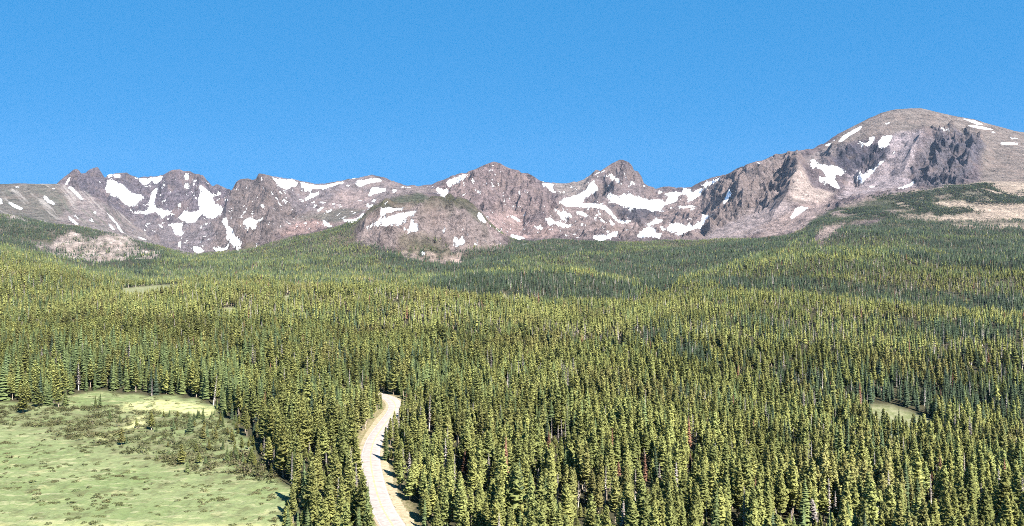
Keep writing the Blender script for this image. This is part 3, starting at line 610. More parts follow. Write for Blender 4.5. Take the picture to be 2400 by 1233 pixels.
def conifer(seed, H, R, style, lod):
    """(crown, trunk) as vertex/face lists; style pine / spruce / red / grey"""
    rnd = random.Random(seed); cr, tr = MB(), MB()
    base = {'pine': rnd.uniform(.14, .30), 'spruce': .04, 'red': .15, 'grey': .2, 'bushy': .12}[style]
    nw = {0: {'pine': 20, 'spruce': 24, 'red': 17, 'grey': 16, 'bushy': 18}[style], 1: 10, 2: 6}[lod]
    nb = {0: 7, 1: 5, 2: 4}[lod]
    lean = (rnd.uniform(-.02, .02)*H, rnd.uniform(-.02, .02)*H)
    lump = [rnd.uniform(.72, 1.12) for _ in range(9)]
    def prof(t):
        if style in ('spruce', 'red'): return (1-t)**.80 * (.92 if t > .06 else .8)
        a = min(1, .66 + 2.2*t) * (1-t)**.74
        return 1.06 * a * (lump[int(t*8.99)]*.45 + .55)
    for w in range(nw):
        t = (w + rnd.random()*.6) / nw; t = t**.93
        z = H*(base + (1-base)*t*.97); r = R*prof(t)
        a0 = rnd.uniform(0, 6.28)
        for b in range(nb):
            az = a0 + 6.283*b/nb + rnd.uniform(-.35, .35); ln = r*rnd.uniform(.68, 1.18) + .12
            if rnd.random() < .08 and lod < 2: continue
            if style == 'spruce': rise, dr, wd = rnd.uniform(-.42, -.15), .35, .75
            elif style == 'red': rise, dr, wd = rnd.uniform(-.35, .0), .3, .55
            elif style == 'bushy': rise, dr, wd = rnd.uniform(-.2, .35), .15, .34
            elif style == 'grey': rise, dr, wd = rnd.uniform(-.25, .25), .1, .16
            else: rise, dr, wd = rnd.uniform(-.18, .38), .30, .72
            if lod: wd *= 1.35
            zz = z + rnd.uniform(-.25, .25)*H/nw
            spray(cr, rnd, zz, az, ln, rise, wd, dr)
            if lod == 0 and style == 'pine':
                ca, sa = math.cos(az), math.sin(az)
                for _ in range(2):
                    q = ln*rnd.uniform(.55, 1.0); px, py, pz = ca*q, sa*q, zz + rise*q + rnd.uniform(0, .25); s = rnd.uniform(.22, .42)
                    u = rnd.uniform(0, 6.28); cu, su = math.cos(u)*s, math.sin(u)*s
                    cr.quad((px-cu, py-su, pz-s*.5), (px+su*.7, py-cu*.7, pz+s*.1), (px+cu, py+su, pz+s*.8), (px-su*.7, py+cu*.7, pz+s*.25))
            if lod == 0 and style == 'spruce' and ln > .6:
                spray(cr, rnd, zz - .1, az + .42, ln*.72, rise, wd*.8, dr); spray(cr, rnd, zz - .1, az - .42, ln*.72, rise, wd*.8, dr)
            if style in ('grey', 'bushy') and lod == 0:
                spray(cr, rnd, zz, az + .3, ln*.7, rise + .3, wd, dr); spray(cr, rnd, zz, az - .3, ln*.7, rise - .2, wd, dr)
    if style not in ('grey', 'bushy'):
        n = 6 if lod == 0 else 5; rows = 4 if lod < 2 else 2; i0 = len(cr.v)
        for j in range(rows+1):
            t = j/rows
            for k in range(n):
                a = 6.283*k/n + j*.5; r = R*prof(min(t, .995))*.50*rnd.uniform(.7, 1.2) + .02; cr.v.append((r*math.cos(a), r*math.sin(a), H*(base + (1-base)*t*1.0)))
        for j in range(rows):
            for k in range(n): a, b = i0+j*n+k, i0+j*n+(k+1) % n; cr.f.append((a, b, b+n, a+n))
    n = {0: 6, 1: 4, 2: 3}[lod]; rb = H*.0115 + .04
    zs = [0, .3, .65, .97] if lod == 0 else [0, .5, .95]
    tr.tube([(lean[0]*t*t, lean[1]*t*t, H*t) for t in zs], [rb*(1.25 if i == 0 else 1-.88*t) for i, t in enumerate(zs)], n)
    cr.v = [(x + lean[0]*(z/H)**2, y + lean[1]*(z/H)**2, z) for x, y, z in cr.v]
    return cr, tr
def bush(seed, R, H, n):
    rnd = random.Random(seed); b = MB(); st = MB()
    for i in range(n):
        a, e = rnd.uniform(0, 6.28), math.acos(rnd.uniform(0, 1)); q = rnd.uniform(.55, 1.05)
        x, y, z = R*q*math.sin(e)*math.cos(a), R*q*math.sin(e)*math.sin(a), H*q*math.cos(e) + .05
        s = R*rnd.uniform(.14, .28); u, w = rnd.uniform(0, 6.28), rnd.uniform(-.6, .9)
        cu, su = math.cos(u)*s, math.sin(u)*s
        b.quad((x-cu, y-su, z-s*w*.5), (x+su*.6, y-cu*.6, z), (x+cu, y+su, z+s*w*.8), (x-su*.6, y+cu*.6, z+s*.2))
    for i in range(5):
        a = 6.28*i/5 + rnd.uniform(-.4, .4); st.tube([(0, 0, 0), (R*.5*math.cos(a), R*.5*math.sin(a), H*.75)], [R*.03, R*.012], 4)
    return b, st
# prototype list: crown builder, trunk builder, crown material, trunk material, real height
PROTO = []
def addp(style, H, R, lod, fm, tm=M_BARK):
    c_, t_ = conifer(100 + len(PROTO), H, R, style, lod); PROTO.append((c_, t_, MATS.index(fm), MATS.index(tm), H)); return len(PROTO)-1
HI = dict(pine=[addp('pine', H, R, 0, F_PINE) for H, R in ((13, 2.1), (14, 1.85), (12, 2.5), (15, 2.0), (13, 1.7), (11.5, 2.2))],
          spruce=[addp('spruce', H, R, 0, F_SPR) for H, R in ((15, 2.2), (13, 1.9), (16, 2.0), (12, 2.3))],
          grey=[addp(st_, H, R, 0, F_GREY, M_DEAD) for st_, H, R in (('grey', 11, .9), ('bushy', 9, 2.3), ('grey', 12, .45))], red=[addp('red', 12, 1.3, 0, F_RED)], dark=[addp('spruce', H, R, 0, F_DARK) for H, R in ((15, 2.1), (13, 2.0))])
MID = dict(pine=[addp('pine', H, R, 1, F_PINE) for H, R in ((13, 1.75), (14, 1.55), (12, 2.0), (14, 1.7))],
           spruce=[addp('spruce', H, R, 1, F_SPR) for H, R in ((14, 1.8), (13, 1.5), (15, 1.7))], grey=[addp('grey', 11, .8, 1, F_GREY, M_DEAD)], red=[addp('red', 12, 1.2, 1, F_RED)], dark=[addp('spruce', H, R, 1, F_DARK) for H, R in ((14, 1.9), (13, 1.7))])
FAR = dict(pine=[addp('pine', H, R, 2, F_PINE) for H, R in ((13, 2.0), (14, 1.8), (12, 2.2))],
           spruce=[addp('spruce', H, R, 2, F_SPR) for H, R in ((14, 2.0), (13, 1.8))], grey=[addp('grey', 11, .9, 2, F_GREY, M_DEAD)], red=[addp('red', 12, 1.4, 2, F_RED)], dark=[addp('spruce', H, R, 2, F_DARK) for H, R in ((14, 2.1), (13, 1.9))])

DEADS = [(1903,1232,1166,1,'white bushy dead tree near the bottom right'),(1944,1222,1118,2,'tall pale snag just right of the white bushy dead tree'),(1958,1215,1150,0,'grey twiggy dead tree second right of the white bushy one'),
 (1316,1036,980,2,'pale bare trunk, left of a close pair in the central forest'),(1325,1034,985,2,'pale bare trunk, right of a close pair in the central forest'),(1308,1040,995,0,'grey twiggy dead tree beside the pair of pale trunks'),
 (1306,1180,1108,2,'thin white snag left of centre in the right-hand forest, low'),(1355,1190,1125,2,'thin white snag below the red dead pines'),(1370,1178,1130,0,'grey dead tree with twigs below the red dead pines'),
 (1632,1050,1010,2,'white snag beside a black gap right of the red dead pine'),(1545,1135,1085,0,'grey dead tree right beside the red dead pine'),(1510,1085,1050,2,'short pale snag above the red dead pine'),
 (1488,1175,1098,2,'long thin pale snag left of the red dead pine'),(1418,1185,1090,2,'tall thin pale snag in the lower middle forest'),(1006,1010,922,2,'tall white dead trunk standing right of the road bend'),
 (1073,1062,1015,2,'white dead trunk right of the road, halfway down'),(1145,1130,1060,0,'grey twiggy dead tree right of the road, lower down'),(725,1072,1035,2,'short white snag between meadow and road'),
 (765,1100,1060,2,'thin white snag left of the road'),(1262,1160,1095,0,'grey dead tree with bare twigs in the lower middle forest'),(1655,1235,1165,2,'white snag at the bottom, left of the pale bushy snag'),
 (1855,1232,1195,2,'short pale snag left of the white bushy dead tree'),(1822,1228,1190,2,'leaning pale snag well left of the white bushy dead tree'),(2182,1180,1110,2,'thin pale snag in the right-hand forest'),(2260,1120,1060,2,'pale snag high in the forest at far right'),
 (2300,1190,1130,0,'pinkish grey dead tree at the far right of the forest'),(356,929,886,2,'pale bare trunk at the back edge of the meadow'),(500,950,878,2,'leaning white trunk at the back corner of the meadow'),(558,985,955,2,'thin white trunk right of the meadow corner'),(600,1004,968,2,'thin pale trunk at the upper right meadow edge'),(642,1098,1050,2,'pale trunk at the lower right meadow edge'),
 (1958,1002,955,2,'white snag on the crest of the right-hand forest'),(1860,1040,1000,2,'white snag below the crest of the right-hand forest')]
REDS = ((1512,1138,1058,'red-brown dead pine in the lower middle forest'),(1287,1056,1010,'reddish dead pine left of the pair of pale trunks'),(1618,1112,1058,'rusty dead pine left of a white snag'),(1089,1112,1052,'red-brown dead pine right of the road'),(1450,1118,1080,'small rusty dead pine left of the red-brown one'),(1740,1140,1090,'faded rusty dead pine in the right-hand forest'),(2185,1150,1105,'rusty dead pine at the far right'))
def scatter(d0, d1, sp, lim=.80):
    nx, ny = int(2*d1*lim/sp), int((d1-d0)/sp)
    X, Y = np.meshgrid((np.arange(nx) - nx/2)*sp, d0 + np.arange(ny)*sp)
    X = X.ravel() + RNG.uniform(-.48, .48, X.size)*sp; Y = Y.ravel() + RNG.uniform(-.48, .48, Y.size)*sp
    k = np.abs(X) < Y*lim + 10
    return X[k], Y[k]
PX, PY_ = [], []
for a in ((150, 480, 4.1), (480, 700, 4.8), (700, 1000, 5.9), (1000, 1500, 6.8), (1500, 2400, 8.0), (2400, 3300, 9.2), (3300, 4225, 10.0), (4225, 5100, 6.2)):
    x, y = scatter(*a, lim=.80 if a[0] < 900 else .74); PX.append(x); PY_.append(y)
X, Y = np.concatenate(PX), np.concatenate(PY_)
Z = land_z(X, Y); px, py = proj(X, Y, Z)
keep = forest_ok(px, py, Y) & ~in_meadow(px, py, Y)
rd = road_dist(X, Y)
ys_ = np.argsort(yy); ri = np.interp(Y, yy[ys_], WR[ys_]); li = np.interp(Y, yy[ys_], WL[ys_])
keep &= ~((rd > -(HW + 1.3 + li)) & (rd < HW + 1.2 + ri)) & ~((px > 868) & (px < 985) & (Y < 232))
TRANS = P('380,985 470,945 520,955 605,1035 640,1100 700,1150 705,1200 690,1260 668,1260 676,1180 640,1125 560,1092 470,1050')
trans = inpoly(px, py, TRANS) & (Y < 470); keep |= trans & (RNG.random(len(X)) < .42) & (rd < -20)
gsc = np.interp(Y, [0, 500, 1500], [1, 1, 2.0]); gap = fbm(X/17/gsc, Y/24/gsc, 3, 61) ; dens = RNG.random(len(X))
keep &= trans | (dens < np.clip(.97 - .22*inpoly(px, py, P('1500,770 1800,750 2400,755 2700,770 2700,1060 2400,1035 2000,950 1700,890 1500,850')) - 1.0*np.clip(gap - .13, 0, 1)*3.2, .06, 1))
keep &= ~((Y > 4225) & (dens > .9))
lowm = np.zeros(len(X), bool)
for q_ in [t_[:3] for t_ in DEADS] + [t_[:3] for t_ in REDS] + [(905, 1079, 1020), (900, 921, 850), (922, 925, 850)]:
    a_, b_, c_ = on_land(q_[0], q_[1]); hw_ = 15 if q_[0] != 1903 else 32
    lowm |= (np.abs(px - q_[0]) < hw_) & (Y > b_ - 36 - .10*(b_ - 200)) & (Y < b_ - 1.2); keep &= ~((np.abs(px - q_[0]) < 12) & (np.abs(Y - b_) < 1.3))
# the edge of the meadow thins out
X, Y, Z, px, py = X[keep], Y[keep], Z[keep], px[keep], py[keep]
# height and kind
n_ = len(X); sprn = fbm(X/120, Y/160, 3, 62) + .70*smoothstep(1100, 2600, Y)  # spruce takes over up-valley; its bluish tone also stands in for haze
edge = (px < 620) & (Y > 330) & (Y < 520)
SPRUCE_SHADE = [P(t_) for t_ in '''-300,480 100,515 300,552 390,590 330,640 250,628 120,592 0,565 -300,555|1380,600 1500,590 1880,545 1830,585 1700,605 1600,640 1560,690 1480,655 1400,640|1000,652 1120,638 1250,635 1400,648 1480,664 1495,704 1300,704 1130,690 1010,674|2080,585 2250,600 2700,606 2700,640 2350,632 2150,615|860,570 1000,590 1190,575 1200,625 1050,640 900,620|1180,560 1450,560 1440,590 1200,600|2100,560 2700,560 2700,610 2250,600|1880,520 2400,430 2700,430 2700,540 1900,560|1640,648 1900,652 2150,678 2400,696 2700,712 2700,745 2400,737 2150,714 1900,684 1690,672|1500,640 1700,602 1760,600 1700,622 1560,660|1480,770 1560,775 1560,800 1480,795|2040,735 2200,760 2380,770 2380,800 2200,790|1560,800 1640,810 1680,850 1600,845|1900,905 2250,960 2700,1010 2700,960 2200,900|-300,800 200,830 560,870 560,950 -300,950'''.split('|')]  # spruce stands, and slopes whose shade is put into the needle colour
reg = np.zeros(n_)
for p in SPRUCE_SHADE: reg[inpoly(px, py - 6/Y*F, p)] = 1
u = RNG.random(n_)
reg2 = inpoly(px, py, P('1500,770 1800,750 2400,755 2700,770 2700,1060 2400,1035 2000,950 1700,890 1500,850'))  # slope where a darker tree mix stands in for shade
ps = np.clip(.20 + .6*(Y > 4225) + .15*reg2 + 1.1*sprn + 1.2*reg*((Y > 700) | (px > 1500)) + .3*reg*((Y < 700) & (px < 1500)) - .12*(Y < 330), .04, .97) + edge*.3
kind = np.where(u < ps, 1, 0); kind = np.where((kind == 1) & (RNG.random(n_) < np.where(reg > 0, np.where((Y < 700) & (px < 1500), .1, .93), .12 + .35*reg2 + .20*smoothstep(1200, 2500, Y) + .6*(Y > 4225))), 4, kind)
u2 = RNG.random(n_); gpatch = np.clip(fbm(X/90, Y/90, 3, 63)*1.5, 0, .25)
kind = np.where(u2 < .018 + gpatch*.35, 2, kind); GREYP = [P(t_) for t_ in '1180,650 1500,655 1500,700 1200,690|900,690 1100,700 1120,760 940,745|2050,640 2400,650 2400,700 2080,690|1640,630 1720,620 1720,650 1650,655|1400,770 1520,780 1520,830 1420,820|560,700 650,705 650,740 560,735|2150,780 2400,800 2400,900 2200,870|1880,880 2000,900 1990,930 1890,910'.split('|')]
gr = np.zeros(n_)
for p in GREYP: gr[inpoly(px, py - 6/Y*F, p)] = 1
kind = np.where((u2 < .15*gr) | ((u2 < .06) & (Y > 900)), 2, kind)
kind = np.where(u2 > .994, 3, kind)
Hh = np.clip(RNG.normal(12.8, 3.0, n_), 5.0, 20) * (1 + .20*vnoise(X/50, Y/60, 64)) * np.interp(Y, [0, 450, 800, 1300, 2200, 3200], [1, .98, .98, 1.0, 1.02, 1.02])
Hh *= np.where(edge & (kind == 1), 1.22, 1.0)
rde = rd[keep]; Hh = np.where((rde > 0) & (rde < 22), np.minimum(Hh, 6.5 + .35*np.abs(rde)), Hh)
Hh *= 1 - .30*smoothstep(3300, 4300, Y); tr_ = trans[keep] & in_meadow(px, py, Y); Hh = np.where(tr_, RNG.uniform(1.8, 6.5, n_), Hh); Hh = np.where(trans[keep] & ~tr_, Hh*.8, Hh)
Hh = np.where(lowm[keep] & (road_dist(X, Y) > -25) | lowm[keep] & (px > 300) & (px < 1000), np.minimum(Hh, RNG.uniform(3.2, 5.8, n_)), Hh); Hh = np.where(lowm[keep] & (px > 1000), np.minimum(Hh, RNG.uniform(3.2, 5.8, n_)), Hh)
Hh = np.where(Y > 4225, RNG.uniform(4.5, 9.0, n_), Hh)
# leave out what the lie of the land hides altogether
vis = np.ones(n_, bool)
order_d = np.arange(100, 5100, 12.0); bx = np.arange(-260, 2700, 8.0)
hor = np.full(len(bx), 1e9); bi = np.clip(((px - bx[0])/8).astype(int), 0, len(bx)-1)
topy = HZ + (ZC - Z - Hh - 5)/Y*F
db = np.clip(((Y - 100)/12).astype(int), 0, len(order_d)-1); srt = np.argsort(db, kind='stable'); cuts = np.searchsorted(db[srt], np.arange(len(order_d)+1))
for j, dd in enumerate(order_d):
    idx = srt[cuts[j]:cuts[j+1]]; vis[idx] = topy[idx] < hor[bi[idx]]
    Zl = land_z((bx + 4 - CX)/F*dd, np.full(len(bx), dd)); hor = np.minimum(hor, HZ + (ZC - Zl)/dd*F)
inx = (px > -330) & (px < 2730)
vis &= inx
X, Y, Z, px, py, kind, Hh, edge, topy = [a[vis] for a in (X, Y, Z, px, py, kind, Hh, edge, topy)]
n_ = len(X); print('trees', n_)
KN = ['pine', 'spruce', 'grey', 'red', 'dark']
pick = np.zeros(n_, int)
for lod, (lo, hi) in ((HI, (0, 700)), (MID, (700, 1900)), (FAR, (1900, 1e9))):
    for ki, kn in enumerate(KN):
        s = (Y >= lo) & (Y < hi) & (kind == ki); pick[s] = RNG.choice([q_ for q_ in lod[kn] if q_ != HI['grey'][1]], s.sum())
PH = np.array([p[4] for p in PROTO]); sz = Hh/PH[pick]
wide = np.interp(Y, [0, 450, 800, 1300, 2200, 3200, 4200, 4300, 5200], [1, 1.05, 1.3, 1.5, 1.7, 1.85, 1.95, 2.7, 2.9]) * RNG.uniform(.82, 1.2, n_)
sxy = np.where(Y > 4225, .8, sz**.8) * wide
rotz = RNG.uniform(0, 6.283, n_)

# --- the trees that show largest: each its own object
topx = px
ytop = HZ + (ZC - Z - Hh)/Y*F
showpx = np.minimum(1233, py) - ytop
cand = (px > 8) & (px < 2392) & (ytop < 1205) & (Y < 330) & (kind < 2)
score = np.where(cand, showpx + np.where((rd[keep][vis] < 16) & (rd[keep][vis] > -14), 12, 0), -1)
own = np.argsort(-score)[:262]
own = own[score[own] > 0]
is_own = np.zeros(n_, bool); is_own[own] = True
SHARED = {}
def proto_meshes(pi):
    if pi not in SHARED:
        c_, t_, cm, tm, h = PROTO[pi]
        SHARED[pi] = (mesh_from('crown', c_.v, c_.f, [MATS[cm]]), mesh_from('trunk', t_.v, t_.f, [MATS[tm]]))
    if 'nrm' not in SHARED[pi][0].attributes: fattr(SHARED[pi][0], 'nrm', crown_normals(PROTO[pi][0].v), 'FLOAT_VECTOR')
    return SHARED[pi]
def tree_obj(name, pi, loc, sxy_, sz_, rz, label, cat, group, tilt=(0, 0), parts=('crown', 'trunk')):
    e = bpy.data.objects.new(name, None); C.objects.link(e)
    e.location = loc; e.scale = (sxy_, sxy_, sz_); e.rotation_euler = (tilt[0], tilt[1], rz)
    for nm, me in zip(('crown', 'trunk'), proto_meshes(pi)):
        if nm in parts:
            o = bpy.data.objects.new(nm, me); C.objects.link(o); o.parent = e
    return tag(e, label, cat, group)
ONE = 'first second third fourth fifth sixth seventh eighth ninth tenth eleventh twelfth thirteenth fourteenth fifteenth sixteenth seventeenth eighteenth nineteenth'.split()
TEN = {2: 'twenty', 3: 'thirty', 4: 'forty', 5: 'fifty', 6: 'sixty', 7: 'seventy', 8: 'eighty', 9: 'ninety'}
TENTH = {2: 'twentieth', 3: 'thirtieth', 4: 'fortieth', 5: 'fiftieth', 6: 'sixtieth', 7: 'seventieth', 8: 'eightieth', 9: 'ninetieth'}
def ordinal(i):
    if i < 20: return ONE[i-1]
    return TENTH[i//10] if i % 10 == 0 else TEN[i//10] + '-' + ONE[i % 10 - 1]

# forest trees of their own: described by look, stand and order within the stand
rdv = rd[keep][vis]
stands = {}
for i in own:
    if px[i] < 905 and rdv[i] < 0: st = 'between the meadow and the road' if px[i] > 600 else 'along the meadow edge'
    elif rdv[i] < 22: st = 'lining the right side of the road'
    elif px[i] < 1250: st = 'right of the roadside trees'
    elif px[i] < 1600: st = 'in the central foreground forest'
    elif px[i] < 1880: st = 'just left of the pale bushy snag'
    elif px[i] < 2130: st = 'just right of the pale bushy snag'
    else: st = 'at the right end of the foreground forest'
    hgt = 'tall' if Hh[i] > 14.6 else 'short' if Hh[i] < 11.3 else 'mid-height'
    row = 'frontmost' if Y[i] < 207 else 'second-row' if Y[i] < 222 else 'further-back'
    look = 'olive pine' if kind[i] == 0 else 'pointed green spruce'
    stands.setdefault((hgt, row, look, st), []).append(i)
for (hgt, row, look, st), ids in stands.items():
    ids = sorted(ids, key=lambda i: px[i])
    for k_, i in enumerate(ids):
        lab = f'{hgt} {look}, {row} {st}'
        if len(ids) > 1: lab += f', {ordinal(k_+1)} from left'
        tree_obj('pine_tree' if kind[i] == 0 else 'spruce_tree', int(pick[i]), (X[i], Y[i], Z[i]-.15), float(sxy[i]), float(sz[i]), float(rotz[i]), lab, 'tree', 'live conifers of the foreground forest')

# trees placed one by one
def at_px(x, y): a, b, c = on_land(x, y); return a, b, c
a, b, c = at_px(905, 1079)
tree_obj('spruce_tree', HI['spruce'][1], (a, b, c), .95, 11.5/13, 1.1, 'slim dark spruce standing alone at the right edge of the road', 'tree', 'live conifers of the foreground forest')
for (x, y, h, p, s, lab) in ((900, 921, 17, 0, 1.25, 'dark pine behind the far end of the road, left of two'), (922, 925, 18, 2, 1.3, 'broad dark pine behind the road bend, right beside a similar one'),
                             (880, 915, 14, 3, 1.2, 'dark pine at the left end of the clump behind the road bend'), (945, 928, 13, 4, 1.3, 'pine at the right end of the clump behind the road bend'),
                             (697, 1186, 17, 1, 1.15, 'tall pine at the meadow corner casting a black shadow on the grass')):
    a, b, c = at_px(x, y); tree_obj('pine_tree', HI['pine'][p], (a, b, c), s, h/PROTO[HI['pine'][p]][4], x*.37, lab, 'tree', 'live conifers of the foreground forest')
# young spruces standing in the meadow (base pixel, height in pixels)
q = 2.985
YS = [(160,440,165),(195,372,120),(268,395,120),(345,385,135),(410,400,120),(458,390,118),(700,400,90),(668,395,70),(770,500,85),(840,505,60),(955,545,62),(1060,560,120),(1095,572,60),(1145,478,50),(1185,472,52),(1243,482,52),(1320,475,50),(1392,482,62),(1420,474,72),(1330,582,120),(1215,562,80),(1450,612,80),(850,662,110),(882,655,60),(1175,682,40),(1270,800,130),(1310,858,92),(1372,716,60),(1392,792,70),(1440,800,62),(1590,782,110),(1182,757,66),(1095,772,42),(1560,700,80),(1650,760,90),(1700,800,80)]
nm = ['tallest-left', '']
zoneof = lambda cy: 'at the top of the meadow' if cy < 450 else 'in the upper meadow scrub' if cy < 590 else 'in the middle of the meadow' if cy < 725 else 'at the lower edge of the meadow scrub'
byz = {}
for t in YS: byz.setdefault((zoneof(t[1]), 'small' if t[2] < 75 else 'young'), []).append(t)
for (zn, szn), ts in byz.items():
    for k_, (cx, cy, hp) in enumerate(sorted(ts)):
        a, b, c = at_px(cx/q, 820 + cy/q); h = hp/q/F*b
        pi = HI['spruce'][k_ % 4] if (cx + cy) % 3 else HI['pine'][k_ % 6]
        lab = f'{szn} dark conifer {zn}, {ordinal(k_+1)} of {len(ts)} from left' if len(ts) > 1 else f'{szn} dark conifer {zn}'
        tree_obj('young_conifer', pi, (a, b, c-.05), h/PROTO[pi][4]*1.7, h/PROTO[pi][4]*1.08, cx*.7, lab, 'tree', 'young conifers scattered in the meadow')
# dead trees (base x,y, top y, look)
for x, y, yt, v_, lab in DEADS:
    a, b, c = at_px(x, y); h = (y - yt)/F*b; pi = HI['grey'][v_]
    tree_obj('dead_tree', pi, (a, b, c), 1.15*h/8 if v_ == 1 else 1.15*max(.8, h/11), h/PROTO[pi][4], x*.9, lab, 'dead tree', 'bare dead trees in the forest', (.02, -.14 if x in (500, 1822) else .01))
for x, y, yt, lab in REDS:
    a, b, c = at_px(x, y); h = (y - yt)/F*b; pi = HI['red'][0]
    tree_obj('dead_tree', pi, (a, b, c), 1.1, h/12, x*.3, lab, 'dead tree', 'red-brown dead pines')
# rest of the forest: one mass
vv, ff, fm, pr = [], [], [], []
off = 0
for k_, (c_, t_, cm, tm, h) in enumerate(PROTO):
    for mb, mi in ((c_, cm), (t_, tm)):
        if MATS[tm] is M_BARK and mb is t_ and h and k_ >= len(sum(HI.values(), [])) + len(sum(MID.values(), [])): continue
        vv.append(np.array(mb.v, np.float32)); ff += [tuple(i + off for i in f) for f in mb.f]; fm += [mi]*len(mb.f); pr.append(np.full(len(mb.v), k_)); off += len(mb.v)
rest = ~is_own
def gn_mass(name, v, faces, fmi, proto_id, pts, pick_, rot_, scl_, label):
    allv = np.concatenate([np.concatenate(v), pts.astype(np.float32)]); nv = len(allv) - len(pts)
    me = mesh_from(name, allv, faces, MATS, fmi)
    pid = np.concatenate([np.concatenate(proto_id), np.full(len(pts), -1)]).astype(np.int32)
    z1 = np.zeros(nv)
    fattr(me, 'proto', pid, 'INT'); fattr(me, 'pick', np.concatenate([z1, pick_]).astype(np.int32), 'INT')
    fattr(me, 'rot', np.concatenate([np.zeros((nv, 3)), np.stack([rot_*0, rot_*0, rot_], 1)]), 'FLOAT_VECTOR')
    fattr(me, 'scl', np.concatenate([np.ones((nv, 3)), scl_]), 'FLOAT_VECTOR')
    fattr(me, 'nrm', np.concatenate([crown_normals(np.concatenate(v)), np.zeros((len(pts), 3))]), 'FLOAT_VECTOR')
    o = add_obj(name, me); tag(o, label, kind='stuff')
    g = bpy.data.node_groups.new(name + ' nodes', 'GeometryNodeTree')
    g.interface.new_socket('Geometry', in_out='INPUT', socket_type='NodeSocketGeometry'); g.interface.new_socket('Geometry', in_out='OUTPUT', socket_type='NodeSocketGeometry')
    N = g.nodes.new; Lk = g.links.new
    gi, go = N('NodeGroupInput'), N('NodeGroupOutput')
    def named(nm, typ):
        a_ = N('GeometryNodeInputNamedAttribute'); a_.data_type = typ; a_.inputs['Name'].default_value = nm; return a_.outputs['Attribute']
    pa = named('proto', 'INT'); cmp_ = N('FunctionNodeCompare'); cmp_.data_type = 'INT'; cmp_.operation = 'GREATER_EQUAL'
    Lk(pa, cmp_.inputs[2]); cmp_.inputs[3].default_value = 0
    sep = N('GeometryNodeSeparateGeometry'); sep.domain = 'POINT'; Lk(gi.outputs[0], sep.inputs[0]); Lk(cmp_.outputs[0], sep.inputs['Selection'])
    spl = N('GeometryNodeSplitToInstances'); spl.domain = 'POINT'; Lk(sep.outputs[0], spl.inputs[0]); Lk(pa, spl.inputs['Group ID'])
    iop = N('GeometryNodeInstanceOnPoints'); Lk(sep.outputs[1], iop.inputs['Points']); Lk(spl.outputs[0], iop.inputs['Instance'])
    iop.inputs['Pick Instance'].default_value = True; Lk(named('pick', 'INT'), iop.inputs['Instance Index'])
    er = N('FunctionNodeEulerToRotation'); Lk(named('rot', 'FLOAT_VECTOR'), er.inputs[0]); Lk(er.outputs[0], iop.inputs['Rotation']); Lk(named('scl', 'FLOAT_VECTOR'), iop.inputs['Scale'])
    Lk(iop.outputs[0], go.inputs[0])
    md = o.modifiers.new('scatter', 'NODES'); md.node_group = g
    return o
gn_mass('conifer_forest', vv, ff, fm, pr, np.stack([X, Y, Z - .15], 1)[rest], pick[rest], rotz[rest], np.stack([sxy, sxy, sz], 1)[rest], 'dense conifer forest covering the valley up to the tree line')

# meadow willows: the largest on their own, the rest a mass
BUSH = [bush(900 + k_, 1.0, .9, 46) for k_ in range(4)]
BME = [(mesh_from('foliage', b_.v, b_.f, [F_SHRUB]), mesh_from('stem', s_.v, s_.f, [M_BARK])) for b_, s_ in BUSH]
for fo_, st_ in BME: fattr(fo_, 'nrm', crown_normals([q_.co[:] for q_ in fo_.vertices], .9), 'FLOAT_VECTOR')
sx_, sy_ = scatter(195, 430, 1.75, .75)
sz0 = land_z(sx_, sy_); spx, spy = proj(sx_, sy_, sz0)
inm = in_meadow(spx, spy, sy_) & (spx > -120)
scr = inpoly(spx, spy, scrubz); nzv = fbm(sx_/14, sy_/11, 4, 81); rr = RNG.random(len(sx_))
pr_ = np.where(scr, np.clip(.45 + 1.6*nzv, .05, .95), np.clip(.10 + 1.1*nzv, .01, .7))
SCR2 = P('540,1060 600,1075 640,1098 662,1122 640,1138 560,1108')
s2 = inpoly(spx, spy, SCR2); pr_ = np.where(s2, np.clip(.6 + 1.2*nzv, .1, .95), pr_)
for p in (P('285,962 300,944 350,938 420,938 508,956 500,972 440,968 390,966 350,962'), P('295,1000 318,976 346,972 344,996 310,1006')): pr_ = np.where(inpoly(spx, spy, p), .04, pr_)
ks = inm & (rr < pr_)
scr = scr | s2; sx_, sy_, sz0, spx, spy, scr, s2 = [a_[ks] for a_ in (sx_, sy_, sz0, spx, spy, scr, s2)]
ns = len(sx_); rad = np.where(scr, RNG.uniform(.6, 1.7, ns), RNG.uniform(.5, 1.4, ns)); hh = rad*np.where(scr, RNG.uniform(.6, 1.3, ns), RNG.uniform(.28, .6, ns))
rad *= np.where(s2, 1.25, 1); hh *= np.where(s2, 1.6, 1)
big = np.argsort(-np.where((spx > 5) & (spy < 1228), rad*hh*F*F/sy_**2, -1))[:90]
isb = np.zeros(ns, bool); isb[big] = True
zz_ = {}
for i in big:
    zn = 'at the low forest edge of the meadow' if s2[i] and spy[i] > 1130 else 'at the forest edge in the middle meadow' if s2[i] else 'high in the left meadow' if spy[i] < 985 and spx[i] < 250 else 'near the top of the meadow' if spy[i] < 985 else 'in the middle meadow' if spy[i] < 1060 else 'low in the meadow'
    zz_.setdefault((('round' if hh[i]/rad[i] > .95 else 'low'), zn), []).append(i)
